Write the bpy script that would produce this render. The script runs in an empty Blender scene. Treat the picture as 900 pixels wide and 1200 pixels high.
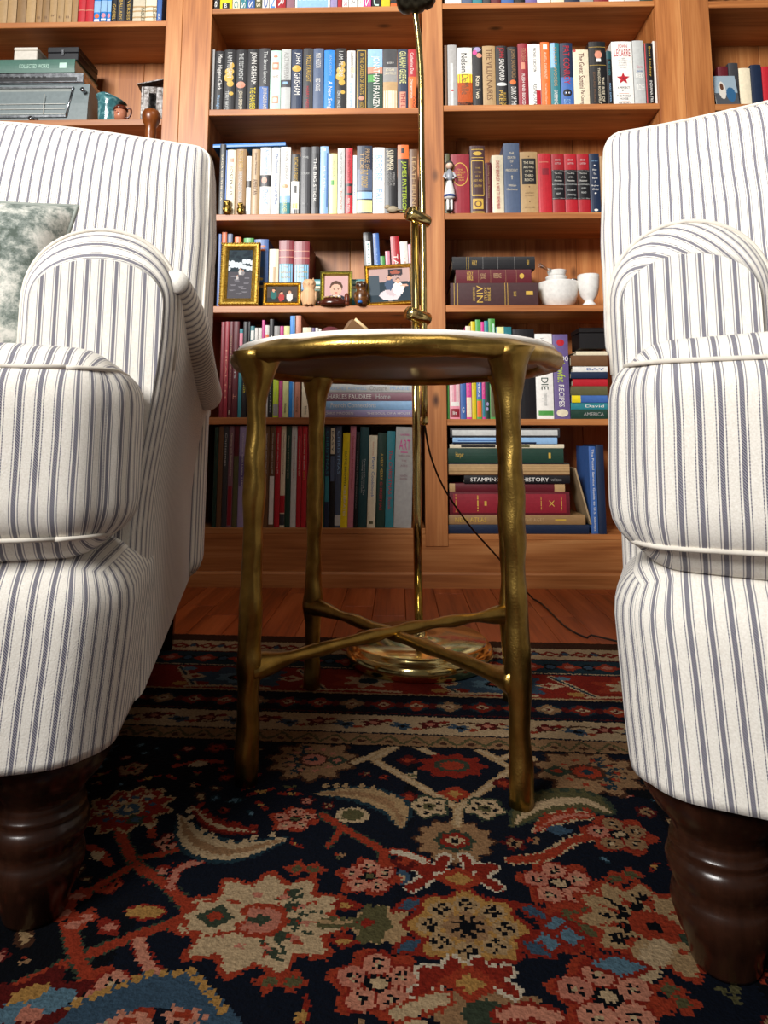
import bpy, math, random
import numpy as np
from mathutils import Vector, Matrix, noise as mnoise
random.seed(7)
R = math.radians
D = bpy.data
SC = bpy.context.scene
COL = SC.collection

# ---------------------------------------------------------------- camera, light, exposure
FPX, CX, CY = 800.0, 450.0, 410.6          # focal length and principal point of a 900x1200 frame
PITCH, YAW, EYE = R(7.22), R(1.2), 0.45
cam_d = D.cameras.new('camera'); cam = D.objects.new('camera', cam_d); COL.objects.link(cam)
cam.location = (0, 0, EYE); cam.rotation_euler = (R(90)+PITCH, 0, YAW)
cam_d.sensor_fit = 'VERTICAL'; cam_d.sensor_height = 24.0; cam_d.lens = FPX*24/1200
cam_d.shift_y = -(600-CY)/1200; cam_d.clip_start = 0.01
SC.camera = cam
SC.view_settings.view_transform = 'Standard'; SC.view_settings.look = 'None'
SC.view_settings.gamma = 1; SC.view_settings.use_curve_mapping = False
SC.view_settings.exposure = 0.0

w = D.worlds.new('world'); SC.world = w; w.use_nodes = True
w.node_tree.nodes['Background'].inputs[0].default_value = (1.0, .96, .92, 1)
w.node_tree.nodes['Background'].inputs[1].default_value = 0.085

def area(name, loc, target, sx, sy, power, col):
    l = D.lights.new(name, 'AREA'); l.shape = 'RECTANGLE'; l.size = sx; l.size_y = sy
    l.energy = power; l.color = col
    o = D.objects.new(name, l); COL.objects.link(o); o.location = loc
    o.rotation_euler = (Vector(target)-Vector(loc)).to_track_quat('-Z', 'Y').to_euler()
    return o
kl = area('window_light', (-1.6, -1.5, 2.25), (0.35, 2.1, 1.45), 1.3, 1.0, 71, (1.0, .98, .95)); kl.data.spread = R(90)
area('ceiling_light', (0.5, 0.5, 2.7), (0.4, 1.2, 0.0), 0.9, 0.9, 12, (1.0, .92, .82))

# ---------------------------------------------------------------- photo pixel -> place in the room
_f0 = Vector((-math.sin(YAW), math.cos(YAW), 0)); _r = Vector((math.cos(YAW), math.sin(YAW), 0)); _z = Vector((0, 0, 1))
_F = _f0*math.cos(PITCH)+_z*math.sin(PITCH); _U = _z*math.cos(PITCH)-_f0*math.sin(PITCH)
def ray(px, py): return _F+_r*((px-CX)/FPX)+_U*((CY-py)/FPX)
def at(px, py, Y):
    d = ray(px, py); k = Y/d.y
    return Vector((d.x*k, Y, EYE+d.z*k))
def flr(px, py, z=0.0):
    d = ray(px, py); k = (z-EYE)/d.z
    return Vector((d.x*k, d.y*k, z))

# ---------------------------------------------------------------- materials
def lin(h):
    h = h.lstrip('#'); o = []
    for i in (0, 2, 4):
        c = int(h[i:i+2], 16)/255
        o.append(c/12.92 if c <= .04045 else ((c+.055)/1.055)**2.4)
    return tuple(o)
MATS = {}
class NT:
    def __init__(s, name):
        s.m = D.materials.new(name); s.m.use_nodes = True; s.t = s.m.node_tree; s.b = s.t.nodes['Principled BSDF']
    def n(s, typ, **kw):
        x = s.t.nodes.new(typ)
        for k, v in kw.items():
            if k.startswith('i_'):
                x.inputs[int(k[2:]) if k[2:].isdigit() else k[2:].replace('_', ' ')].default_value = v
            else: setattr(x, k, v)
        return x
    def l(s, a, b): s.t.links.new(a, b)
    def math(s, op, a, b=None, c=None):
        x = s.n('ShaderNodeMath', operation=op)
        for i, v in enumerate((a, b, c)):
            if v is None: continue
            if isinstance(v, (int, float)): x.inputs[i].default_value = v
            else: s.l(v, x.inputs[i])
        return x.outputs[0]
    def ramp(s, fac, stops, interp='LINEAR'):
        x = s.n('ShaderNodeValToRGB'); cr = x.color_ramp; cr.interpolation = interp
        while len(cr.elements) < len(stops): cr.elements.new(0.5)
        for e, (p, c) in zip(cr.elements, stops):
            e.position = p; e.color = (*c, 1) if len(c) == 3 else c
        s.l(fac, x.inputs[0]); return x.outputs[0]
    def bump(s, h, strength, dist=.001):
        x = s.n('ShaderNodeBump'); x.inputs['Strength'].default_value = strength; x.inputs['Distance'].default_value = dist
        s.l(h, x.inputs['Height']); s.l(x.outputs[0], s.b.inputs['Normal'])
    def set(s, **kw):
        for k, v in kw.items(): s.b.inputs[k.replace('_', ' ')].default_value = v
def plain(h, rough=.5, metal=0.0, coat=0.0):
    key = (h, rough, metal, coat)
    if key in MATS: return MATS[key]
    t = NT('paint_'+h); c = lin(h)
    nz = t.n('ShaderNodeTexNoise'); nz.inputs['Scale'].default_value = 90; nz.inputs['Detail'].default_value = 3
    tc = t.n('ShaderNodeTexCoord'); t.l(tc.outputs['Object'], nz.inputs['Vector'])
    col = t.ramp(nz.outputs['Fac'], [(.3, tuple(x*.9 for x in c)), (.7, tuple(min(1, x*1.05+.001) for x in c))])
    t.l(col, t.b.inputs['Base Color']); t.set(Roughness=rough, Metallic=metal, Coat_Weight=coat)
    MATS[key] = t.m; return t.m
def wood(name, dark, mid, light, axis, scale=1.0, rough=.42, knots=True):
    """axis: direction of the grain (0 x, 1 y, 2 z)"""
    t = NT(name); tc = t.n('ShaderNodeTexCoord'); oi = t.n('ShaderNodeObjectInfo')
    add = t.n('ShaderNodeVectorMath', operation='ADD'); t.l(tc.outputs['Object'], add.inputs[0])
    sc = t.n('ShaderNodeVectorMath', operation='SCALE'); comb = t.n('ShaderNodeCombineXYZ')
    for i in range(3): t.l(oi.outputs['Random'], comb.inputs[i])
    t.l(comb.outputs[0], sc.inputs[0]); sc.inputs['Scale'].default_value = 17
    t.l(sc.outputs[0], add.inputs[1])
    mp = t.n('ShaderNodeMapping'); s3 = [22*scale]*3; s3[axis] = 1.6*scale; mp.inputs['Scale'].default_value = s3
    t.l(add.outputs[0], mp.inputs[0])
    n1 = t.n('ShaderNodeTexNoise'); n1.inputs['Scale'].default_value = 1; n1.inputs['Detail'].default_value = 5; n1.inputs['Distortion'].default_value = .6
    t.l(mp.outputs[0], n1.inputs['Vector'])
    mp2 = t.n('ShaderNodeMapping'); s3 = [160*scale]*3; s3[axis] = 5*scale; mp2.inputs['Scale'].default_value = s3
    t.l(add.outputs[0], mp2.inputs[0])
    n2 = t.n('ShaderNodeTexNoise'); n2.inputs['Scale'].default_value = 1; n2.inputs['Detail'].default_value = 3
    t.l(mp2.outputs[0], n2.inputs['Vector'])
    f = t.math('MULTIPLY_ADD', n2.outputs['Fac'], .35, t.math('MULTIPLY', n1.outputs['Fac'], .75))
    col = t.ramp(f, [(.32, dark), (.55, mid), (.75, light)])
    if knots:
        mp3 = t.n('ShaderNodeMapping'); s3 = [6.5]*3; s3[axis] = 3.2; mp3.inputs['Scale'].default_value = s3
        t.l(add.outputs[0], mp3.inputs[0])
        vo = t.n('ShaderNodeTexVoronoi'); vo.inputs['Scale'].default_value = 1.0; t.l(mp3.outputs[0], vo.inputs['Vector'])
        k = t.ramp(vo.outputs['Distance'], [(0.03, (1, 1, 1)), (.10, (0, 0, 0))])
        mx = t.n('ShaderNodeMix', data_type='RGBA'); t.l(k, mx.inputs[0]); t.l(col, mx.inputs[6]); mx.inputs[7].default_value = (*[x*.35 for x in dark], 1)
        col = mx.outputs[2]
    hue = t.n('ShaderNodeHueSaturation'); t.l(col, hue.inputs['Color'])
    t.l(t.math('MULTIPLY_ADD', oi.outputs['Random'], .2, .88), hue.inputs['Value'])
    t.l(hue.outputs[0], t.b.inputs['Base Color']); t.set(Roughness=rough)
    t.bump(f, .12, .002); return t.m
WC = (lin('7d431f'), lin('b06f3c'), lin('c98c55'))
M_WX = wood('pine_along_x', *WC, 0); M_WY = wood('pine_along_y', *WC, 1); M_WZ = wood('pine_along_z', *WC, 2)
FCW = (lin('5e2409'), lin('a04a1c'), lin('b86030'))
M_FLOOR = wood('floor_fir', *FCW, 1, .9, .42, False)
M_WALNUT = wood('leg_wood', lin('150a05'), lin('24120a'), lin('301a10'), 2, 1, .24, False)
M_KNOB = wood('turned_wood', lin('4a2208'), lin('7a3d12'), lin('8c4d1c'), 2, 1, .3, False)
M_OWL = wood('pale_wood', lin('c99668'), lin('deb083'), lin('e9c199'), 2, 1.6, .6, False)
M_CARVE = wood('carved_wood', lin('2e1606'), lin('5d3511'), lin('8a5a26'), 0, 2.5, .3, False)

def fabric():
    t = NT('ticking_stripe'); uv = t.n('ShaderNodeUVMap'); sp = t.n('ShaderNodeSeparateXYZ'); t.l(uv.outputs[0], sp.inputs[0])
    u = t.math('FRACT', t.math('DIVIDE', sp.outputs[0], .0158))
    d = t.math('ABSOLUTE', t.math('SUBTRACT', u, .5))
    wide = t.math('LESS_THAN', d, .115)
    thin = t.math('MULTIPLY', t.math('GREATER_THAN', d, .20), t.math('LESS_THAN', d, .255))
    hat = t.math('FRACT', t.math('ADD', t.math('MULTIPLY', sp.outputs[1], 420.0), t.math('MULTIPLY', sp.outputs[0], 500.0)))
    hat = t.math('MULTIPLY_ADD', t.math('GREATER_THAN', hat, .55), -.35, 1.0)
    dash = t.math('FRACT', t.math('MULTIPLY', sp.outputs[1], 380.0))
    dash = t.math('MULTIPLY_ADD', t.math('GREATER_THAN', dash, .6), -.45, 1.0)
    fac = t.math('ADD', t.math('MULTIPLY', wide, t.math('MULTIPLY', hat, .94)), t.math('MULTIPLY', thin, t.math('MULTIPLY', dash, .86)))
    nz = t.n('ShaderNodeTexNoise'); nz.inputs['Scale'].default_value = 700; nz.inputs['Detail'].default_value = 2
    tc = t.n('ShaderNodeTexCoord'); t.l(tc.outputs['Object'], nz.inputs['Vector'])
    base = t.ramp(nz.outputs['Fac'], [(.25, lin('dcd6cb')), (.75, lin('f1ede5'))])
    mx = t.n('ShaderNodeMix', data_type='RGBA'); t.l(fac, mx.inputs[0]); t.l(base, mx.inputs[6]); mx.inputs[7].default_value = (*lin('2a2b52'), 1)
    t.l(mx.outputs[2], t.b.inputs['Base Color']); t.set(Roughness=.92, Sheen_Weight=.15)
    n2 = t.n('ShaderNodeTexNoise'); n2.inputs['Scale'].default_value = 45; t.l(tc.outputs['Object'], n2.inputs['Vector'])
    t.bump(t.math('MULTIPLY_ADD', n2.outputs['Fac'], 1.5, nz.outputs['Fac']), .25, .0015)
    return t.m
M_FAB = fabric()
M_PIPE = plain('d9d2c6', .9)
def brass(name, c1, c2, rough, bump, sc=60):
    t = NT(name); tc = t.n('ShaderNodeTexCoord'); nz = t.n('ShaderNodeTexNoise'); nz.inputs['Scale'].default_value = sc; nz.inputs['Detail'].default_value = 5
    t.l(tc.outputs['Object'], nz.inputs['Vector'])
    t.l(t.ramp(nz.outputs['Fac'], [(.35, lin(c1)), (.65, lin(c2))]), t.b.inputs['Base Color'])
    t.set(Metallic=1.0, Roughness=rough)
    if bump:
        n2 = t.n('ShaderNodeTexNoise'); n2.inputs['Scale'].default_value = 420; n2.inputs['Detail'].default_value = 2; t.l(tc.outputs['Object'], n2.inputs['Vector'])
        t.bump(t.math('ADD', n2.outputs['Fac'], nz.outputs['Fac']), bump, .002)
    return t.m
M_ANT = brass('antique_brass', '93753a', 'b8974f', .31, .18, 35)
M_BRASS = brass('polished_brass', 'd6bd78', 'e8d698', .15, 0)
M_GOLD = brass('gilt', 'b89032', 'e2c267', .42, .15, 200)
M_GGOLD = brass('green_gilt', '8f8a3c', 'b9ad62', .4, .2, 200)
M_OWLBR = brass('dark_brass', '5a4a22', 'b0904a', .35, .3, 160)
M_STEEL = brass('steel', '8a8d92', 'c4c7cc', .25, 0)
M_DARKMET = brass('dark_metal', '25241f', '4a463a', .35, .2)
def glassy():
    t = NT('clear_glass'); t.set(Base_Color=(.95, .97, .97, 1), Roughness=.05, Transmission_Weight=1.0, IOR=1.45); return t.m
M_GLASS = glassy()
def attr_mat(name, rough, bumpsc=None):
    t = NT(name); a = t.n('ShaderNodeAttribute'); a.attribute_name = 'Col'
    t.l(a.outputs['Color'], t.b.inputs['Base Color']); t.set(Roughness=rough); t.b.inputs['Specular IOR Level'].default_value = .15
    if bumpsc:
        tc = t.n('ShaderNodeTexCoord'); nz = t.n('ShaderNodeTexNoise'); nz.inputs['Scale'].default_value = bumpsc; nz.inputs['Detail'].default_value = 3
        t.l(tc.outputs['Object'], nz.inputs['Vector']); t.bump(nz.outputs['Fac'], .6, .003); t.b.inputs['Specular IOR Level'].default_value = .08
        hs = t.n('ShaderNodeHueSaturation'); t.l(a.outputs['Color'], hs.inputs['Color'])
        t.l(t.math('MULTIPLY_ADD', nz.outputs['Fac'], .9, .55), hs.inputs['Value']); t.l(hs.outputs[0], t.b.inputs['Base Color'])
    return t.m
M_PRINT = attr_mat('printed_photo', .6); M_RUG = attr_mat('knotted_wool', .95, 330)

# ---------------------------------------------------------------- mesh helpers
def link(o, parent=None):
    COL.objects.link(o)
    if parent: o.parent = parent
    return o
def tag(o, label=None, cat=None, group=None, kind=None):
    if label: o['label'] = label
    if cat: o['category'] = cat
    if group: o['group'] = group
    if kind: o['kind'] = kind
    return o
def empty(name, loc=(0, 0, 0), rz=0.0, label=None, cat=None, group=None):
    o = D.objects.new(name, None); o.empty_display_size = .05; o.location = loc; o.rotation_euler = (0, 0, rz)
    link(o); return tag(o, label, cat, group)
class MB:
    def __init__(s): s.v = []; s.f = []; s.uv = []; s.sm = []
    def add(s, vs, fs, uvs=None, smooth=False):
        o = len(s.v); s.v += [tuple(p) for p in vs]
        for i, f in enumerate(fs):
            s.f.append([k+o for k in f]); s.sm.append(smooth)
            s.uv += (uvs[i] if uvs else [(0, 0)]*len(f))
        return s
    def box(s, x0, x1, y0, y1, z0, z1):
        v = [(x, y, z) for x in (x0, x1) for y in (y0, y1) for z in (z0, z1)]
        return s.add(v, [(0, 1, 3, 2), (4, 6, 7, 5), (0, 4, 5, 1), (2, 3, 7, 6), (0, 2, 6, 4), (1, 5, 7, 3)])
    def bbox(s, x0, x1, y0, y1, z0, z1, b=.001):
        """box with chamfered edges"""
        vs = []; idx = {}
        P = lambda p: idx.setdefault(tuple(round(c, 6) for c in p), len(idx))
        X = (x0, x1); Y = (y0, y1); Z = (z0, z1); B = lambda i: b if i == 0 else -b
        fs = []
        def pt(i, j, k, ax):
            p = [X[i]+B(i), Y[j]+B(j), Z[k]+B(k)]
            p[ax] = (X, Y, Z)[ax][(i, j, k)[ax]]
            return P(p)
        for ax in range(3):
            for e in (0, 1):
                c = [(0, 0), (1, 0), (1, 1), (0, 1)]
                q = []
                for a_, b_ in c:
                    t = [a_, b_]; t.insert(ax, e); q.append(pt(*t, ax))
                fs.append(q if (e == 1) == (ax != 1) else q[::-1])
        for ax in range(3):
            o1, o2 = [a for a in range(3) if a != ax]
            for e1 in (0, 1):
                for e2 in (0, 1):
                    t0 = [0]*3; t0[o1] = e1; t0[o2] = e2; t1 = t0[:]; t1[ax] = 1
                    fs.append([pt(*t0, o1), pt(*t1, o1), pt(*t1, o2), pt(*t0, o2)])
        for i in (0, 1):
            for j in (0, 1):
                for k in (0, 1): fs.append([pt(i, j, k, 0), pt(i, j, k, 1), pt(i, j, k, 2)])
        vs = list(idx.keys()); return s.add(vs, fs)
    def lathe(s, prof, seg=24, c=(0, 0, 0), mat=None, smooth=True):
        vs = []; fs = []; n = len(prof)
        for i in range(seg):
            a = 2*math.pi*i/seg
            for r, z in prof:
                p = Vector((r*math.cos(a), r*math.sin(a), z))
                if mat: p = mat @ p
                vs.append(tuple(p+Vector(c)))
        for i in range(seg):
            for j in range(n-1):
                k = (i+1) % seg
                fs.append((i*n+j, k*n+j, k*n+j+1, i*n+j+1))
        if prof[0][0] > 1e-4: fs.append([i*n for i in range(seg)][::-1])
        if prof[-1][0] > 1e-4: fs.append([i*n+n-1 for i in range(seg)])
        return s.add(vs, fs, None, smooth)
    def tube(s, pts, rad, sides=8, jit=None, round_end=True, uvscale=1.0, sx=1.0):
        pts = [Vector(p) for p in pts]; n = len(pts)
        rad = [rad]*n if isinstance(rad, (int, float)) else list(rad)
        t = (pts[1]-pts[0]).normalized(); up = Vector((0, 0, 1)) if abs(t.z) < .9 else Vector((1, 0, 0))
        a = t.cross(up).normalized(); b = a.cross(t)
        vs = []; L = 0; us = []
        for i, p in enumerate(pts):
            tt = (pts[min(i+1, n-1)]-pts[max(i-1, 0)]).normalized()
            a = (a-tt*a.dot(tt)).normalized(); b = a.cross(tt)
            if i: L += (p-pts[i-1]).length
            us.append(L*uvscale)
            for k in range(sides):
                an = 2*math.pi*k/sides; r = rad[i]*(jit(i, k, L) if jit else 1)
                vs.append(tuple(p+(a*math.cos(an)*sx+b*math.sin(an))*r))
        fs = []; uv = []
        for i in range(n-1):
            for k in range(sides):
                k2 = (k+1) % sides
                fs.append((i*sides+k, i*sides+k2, (i+1)*sides+k2, (i+1)*sides+k))
                v0, v1 = k*.012, (k+1)*.012
                uv.append([(us[i], v0), (us[i], v1), (us[i+1], v1), (us[i+1], v0)])
        fs.append(list(range(sides))[::-1]); uv.append([(us[0], 0)]*sides)
        fs.append([(n-1)*sides+k for k in range(sides)]); uv.append([(us[-1], 0)]*sides)
        return s.add(vs, fs, uv, True)
    def ball(s, c, r, sx=1, sy=1, sz=1, seg=14, rings=9):
        prof = [(max(r*math.sin(math.pi*i/rings), 1e-5), -r*math.cos(math.pi*i/rings)) for i in range(rings+1)]
        return s.lathe(prof, seg, c, Matrix.Diagonal((sx, sy, sz)))
    def build(s, name, mat, parent=None, loc=None, auto=None):
        m = D.meshes.new(name); m.from_pydata(s.v, [], s.f); m.update()
        l = m.uv_layers.new(name='UVMap'); flat = [c for p in s.uv for c in p]
        if len(flat) == 2*len(m.loops): l.data.foreach_set('uv', np.array(flat, dtype=np.float32))
        m.polygons.foreach_set('use_smooth', s.sm)
        m.materials.append(mat)
        o = D.objects.new(name, m); link(o, parent)
        if loc: o.location = loc
        return o
def cat_pts(ctrl, n=8):
    """Catmull-Rom through control points"""
    P = [Vector(p) for p in ctrl]; P = [P[0]*2-P[1]]+P+[P[-1]*2-P[-2]]; out = []
    for i in range(1, len(P)-2):
        for k in range(n):
            t = k/n; a, b, c, d = P[i-1], P[i], P[i+1], P[i+2]
            out.append(.5*((2*b)+(c-a)*t+(2*a-5*b+4*c-d)*t*t+(3*b-a-3*c+d)*t**3))
    out.append(P[-2]); return out
def grid1(a, b, r, n, m=4):
    rr = min(r, (b-a)/2*.999)
    L = [a+rr*(1-math.cos(math.pi/2*i/m)) for i in range(m)]
    L = [a+rr*i/m for i in range(m)]+[a+rr+(b-a-2*rr)*i/n for i in range(n)]+[b-rr+rr*i/m for i in range(m+1)]
    return L
def rbox(mb, x0, x1, y0, y1, z0, z1, r, n=10, bulge=(0, 0, 0), fn=None, wob=0.0, usel=None):
    """rounded, puffed box; stripe coordinate follows the cloth"""
    G = [grid1(x0, x1, r, n), grid1(y0, y1, r, n), grid1(z0, z1, r, n)]
    lo = (x0, y0, z0); hi = (x1, y1, z1); key = {}; vs = []; fs = []; uvs = []
    def vert(p):
        k = tuple(round(c, 5) for c in p)
        if k in key: return key[k]
        q = Vector([min(max(p[i], lo[i]+r), hi[i]-r) for i in range(3)]); d = Vector(p)-q
        o = q+d.normalized()*r if d.length > 1e-9 else Vector(p)
        nn = [(p[i]-(lo[i]+hi[i])/2)/((hi[i]-lo[i])/2) for i in range(3)]
        for ax in range(3):
            if abs(abs(nn[ax])-1) < 1e-6 or d.length > 0:
                pass
            if bulge[ax]:
                u, v = [nn[a] for a in range(3) if a != ax]
                o[ax] += bulge[ax]*nn[ax]*max(0, 1-u**4)*max(0, 1-v**4)*(1 if abs(nn[ax]) > .99 else abs(nn[ax])**3)
        if wob:
            o += mnoise.noise_vector(Vector(p)*9)*wob+mnoise.noise_vector(Vector(p)*25)*wob*.35
        if fn: o = Vector(fn(o))
        key[k] = len(vs); vs.append(tuple(o)); return key[k]
    for ax in range(3):
        a, b = [i for i in range(3) if i != ax]
        for e in (0, 1):
            for i in range(len(G[a])-1):
                for j in range(len(G[b])-1):
                    q = []; uv = []
                    for (ii, jj) in ((i, j), (i+1, j), (i+1, j+1), (i, j+1)):
                        p = [0]*3; p[ax] = hi[ax] if e else lo[ax]; p[a] = G[a][ii]; p[b] = G[b][jj]
                        q.append(vert(p))
                        uv.append((p[1], p[2]) if ax == 0 else ((p[0], p[2]) if ax == 1 else (p[0], p[1])))
                    flip = (e == 1) != (ax != 1)
                    fs.append(q[::-1] if flip else q); uvs.append(uv[::-1] if flip else uv)
    mb.add(vs, fs, uvs, True); return mb

# ---------------------------------------------------------------- lettering as thin meshes
TXT = {}
def glyphs(s):
    if s in TXT: return TXT[s]
    c = D.curves.new('lettering', 'FONT'); c.body = s; c.resolution_u = 2; c.fill_mode = 'FRONT'
    o = D.objects.new('lettering', c)
    m = D.meshes.new_from_object(o)
    V = np.array([v.co[:2] for v in m.vertices]) if len(m.vertices) else np.zeros((3, 2))
    F = [list(p.vertices) for p in m.polygons]
    lo, hi = V.min(0), V.max(0); V = (V-lo)/np.maximum(hi-lo, 1e-6)
    D.objects.remove(o); D.curves.remove(c); D.meshes.remove(m)
    TXT[s] = (V, F); return TXT[s]

# ---------------------------------------------------------------- painting colour grids (rug knots, photo prints)
class Paint:
    def __init__(s, x0, x1, y0, y1, cell, base):
        s.x0, s.y0, s.c = x0, y0, cell
        s.nx = int(round((x1-x0)/cell)); s.ny = int(round((y1-y0)/cell))
        s.a = np.empty((s.ny, s.nx, 3)); s.a[:] = base
        rs = np.random.RandomState(3)
        s.jx = (rs.rand(s.ny, s.nx)-.5); s.jy = (rs.rand(s.ny, s.nx)-.5)
        s.X, s.Y = np.meshgrid(x0+(np.arange(s.nx)+.5)*cell, y0+(np.arange(s.ny)+.5)*cell)
        s.jit = 1.3
    def win(s, cx, cy, r):
        i0 = max(0, int((cx-r-s.x0)/s.c)); i1 = min(s.nx, int((cx+r-s.x0)/s.c)+2)
        j0 = max(0, int((cy-r-s.y0)/s.c)); j1 = min(s.ny, int((cy+r-s.y0)/s.c)+2)
        if i0 >= i1 or j0 >= j1: return None
        sl = (slice(j0, j1), slice(i0, i1))
        return sl, s.X[sl]+s.jx[sl]*s.c*s.jit-cx, s.Y[sl]+s.jy[sl]*s.c*s.jit-cy
    def ell(s, cx, cy, rx, ry, col, rot=0.0, lobes=0, amp=0.0, ph=0.0):
        w_ = s.win(cx, cy, max(rx, ry)*(1+abs(amp))+s.c)
        if not w_: return
        sl, x, y = w_; c, sn = math.cos(rot), math.sin(rot)
        u = (x*c+y*sn)/rx; v = (-x*sn+y*c)/ry
        rr = np.sqrt(u*u+v*v)
        lim = 1+amp*np.cos(lobes*np.arctan2(v, u)+ph) if lobes else 1.0
        s.a[sl][rr < lim] = col
    def dia(s, cx, cy, rx, ry, col, rot=0.0):
        w_ = s.win(cx, cy, max(rx, ry)+s.c)
        if not w_: return
        sl, x, y = w_; c, sn = math.cos(rot), math.sin(rot)
        s.a[sl][(abs(x*c+y*sn)/rx+abs(-x*sn+y*c)/ry) < 1] = col
    def rect(s, x0, x1, y0, y1, col):
        w_ = s.win((x0+x1)/2, (y0+y1)/2, max(x1-x0, y1-y0)/2+s.c)
        if not w_: return
        sl, x, y = w_
        x = x+(x0+x1)/2; y = y+(y0+y1)/2
        s.a[sl][(x >= x0) & (x < x1) & (y >= y0) & (y < y1)] = col
    def line(s, pts, wd, col):
        for (ax, ay), (bx, by) in zip(pts[:-1], pts[1:]):
            cx, cy = (ax+bx)/2, (ay+by)/2; L = math.hypot(bx-ax, by-ay)
            w_ = s.win(cx, cy, L/2+wd+s.c)
            if not w_: continue
            sl, x, y = w_; x = x+cx; y = y+cy
            t = np.clip(((x-ax)*(bx-ax)+(y-ay)*(by-ay))/max(L*L, 1e-9), 0, 1)
            d = np.hypot(x-ax-t*(bx-ax), y-ay-t*(by-ay))
            s.a[sl][d < wd/2] = col
    def mesh_colors(s, m, extra=0):
        n = len(m.polygons); c = np.zeros((n, 4)); c[:, 3] = 1
        k = s.nx*s.ny; c[:k, :3] = s.a.reshape(-1, 3)
        if n > k: c[k:, :3] = s.a[0, 0]
        at_ = m.attributes.new('Col', 'FLOAT_COLOR', 'FACE'); at_.data.foreach_set('color', c.ravel())
def photo_panel(name, wd, ht, paintfn, parent, cell=None, y=0.0, base='808080'):
    """flat printed picture standing in the x-z plane, facing -y"""
    P = Paint(-wd/2, wd/2, 0, ht, cell or wd/40, lin(base)); P.jit = .3
    paintfn(P, wd, ht)
    nx, ny = P.nx, P.ny; vs = [(-wd/2+wd*i/nx, y, ht*j/ny) for j in range(ny+1) for i in range(nx+1)]
    fs = [(j*(nx+1)+i, j*(nx+1)+i+1, (j+1)*(nx+1)+i+1, (j+1)*(nx+1)+i) for j in range(ny) for i in range(nx)]
    mb = MB(); mb.add(vs, fs); o = mb.build(name, M_PRINT, parent); P.mesh_colors(o.data); return o

# ================================================================ THE ROOM
BF = 2.13            # front plane of the bookcase
BD = 0.235           # shelf depth
def bz(px, py): return at(px, py, BF).z
def bxx(px, py): return at(px, py, BF).x
# floor: sub-floor with single boards
sub = MB().box(-2.2, 2.2, -0.6, 2.5, -.05, -.021).build('floor', plain('3a1c0c', .8)); tag(sub, kind='structure')
pw = .085
boards = {}
def plank_mesh(L):
    k = round(L, 3)
    if k not in boards: boards[k] = MB().bbox(-pw/2+.0006, pw/2-.0006, 0, L, -.02, 0, .0012).build('plank', M_FLOOR).data
    return boards[k]
x = -2.15; i = 0
while x < 2.15:
    y = -.6-.17*((i*7) % 5)
    y = -.6
    cut = [.55, 1.05, .8, 1.3, .65][i % 5]
    spans = [(-.6, cut), (cut, min(cut+1.25, BF)), (min(cut+1.25, BF), BF)]
    for a, b in spans:
        if b-a < .05: continue
        me = plank_mesh(b-a-.001)
        o = D.objects.new('plank', me); link(o, sub); o.location = (x, a, 0)
    x += pw; i += 1
for me in boards.values():      # the first maker objects are not needed
    for o in [o for o in D.objects if o.data is me and o.parent is None]: D.objects.remove(o)
wall = MB().box(-2.2, 2.2, BF+BD+.03, BF+BD+.10, 0, 2.7).build('wall_back', plain('cfc2ad', .9)); tag(wall, kind='structure')

# bookcase ------------------------------------------------------------
bc = empty('bookcase', (0, BF, 0), 0, 'wall-wide built-in pine bookcase with open shelves behind the armchairs', 'bookcase')
XL0, XL1 = -1.75, bxx(190, 130)                # left bay
XA0, XA1 = bxx(244.5, 130), bxx(495, 130)      # bay left of the lamp
XB0, XB1 = bxx(519.5, 130), bxx(774, 130)      # bay right of the lamp
XR0, XR1 = bxx(838, 125), 1.85
ZTOP = 2.25
def part(name, mb, mat): return mb.build(name, mat, bc)
def stile(x0, x1): part('stile', MB().bbox(x0, x1, 0, .022, .12, ZTOP, .0012), M_WZ)
def divider(x0, x1): part('divider', MB().bbox(x0, x1, .022, BD, .02, ZTOP, .001), M_WZ)
xm = XL1+(XA0-XL1)*.36
stile(XL1, xm-.0005); stile(xm+.0005, XA0); divider(XL1-.0, XA0)
stile(XA1, XB0); divider(XA1+.004, XB0-.004)
xm = XB1+(XR0-XB1)*.48
stile(XB1, xm-.0005); stile(xm+.0005, XR0); divider(XB1, XR0)
stile(XL0-.06, XL0); divider(XL0-.02, XL0); stile(XR1, XR1+.06); divider(XR1, XR1+.02)
# back boards
xx = XL0-.02; rr = random.Random(4)
while xx < XR1+.02:
    wd = rr.choice([.18, .21, .24, .2]); x2 = min(xx+wd, XR1+.02)
    part('back_board', MB().bbox(xx+.0006, x2-.0006, BD, BD+.014, .02, ZTOP, .0012), M_WZ); xx = x2
# shelves: front lip top / bottom measured in the photograph
def shelf(x0, x1, px, yt, yb):
    z1 = bz(px, yt); z0 = bz(px, yb)
    part('shelf', MB().bbox(x0, x1, .003, BD, z0, z1, .0015), M_WX); return z1
SA = [shelf(XA0, XA1, 370, *t) for t in ((7.5, 14), (126.5, 134), (250, 257.5), (358, 366), (489, 497.5), (619, 626))]
SB = [shelf(XB0, XB1, 645, *t) for t in ((1.5, 8), (121.5, 128.5), (248.5, 256), (357, 365), (491, 498.5), (626.5, 633))]
SL = [shelf(XL0, XL1, 110, *t) for t in ((24.5, 31), (139.5, 146.5), (256, 263), (362, 369), (492, 499), (619, 626))]
SR = [shelf(XR0, XR1, 870, *t) for t in ((0, 8), (121, 128.5), (248, 256), (357, 365), (491, 498), (619, 626))]
zt = bz(370, 626)
part('base_board', MB().bbox(XL0-.06, XA0+.35, .004, .024, bz(370, 671), bz(370, 619.5), .0015), M_WX)
part('base_board', MB().bbox(XA0+.351, XR1+.06, .004, .024, bz(370, 671), bz(645, 627), .0015), M_WX)
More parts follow.
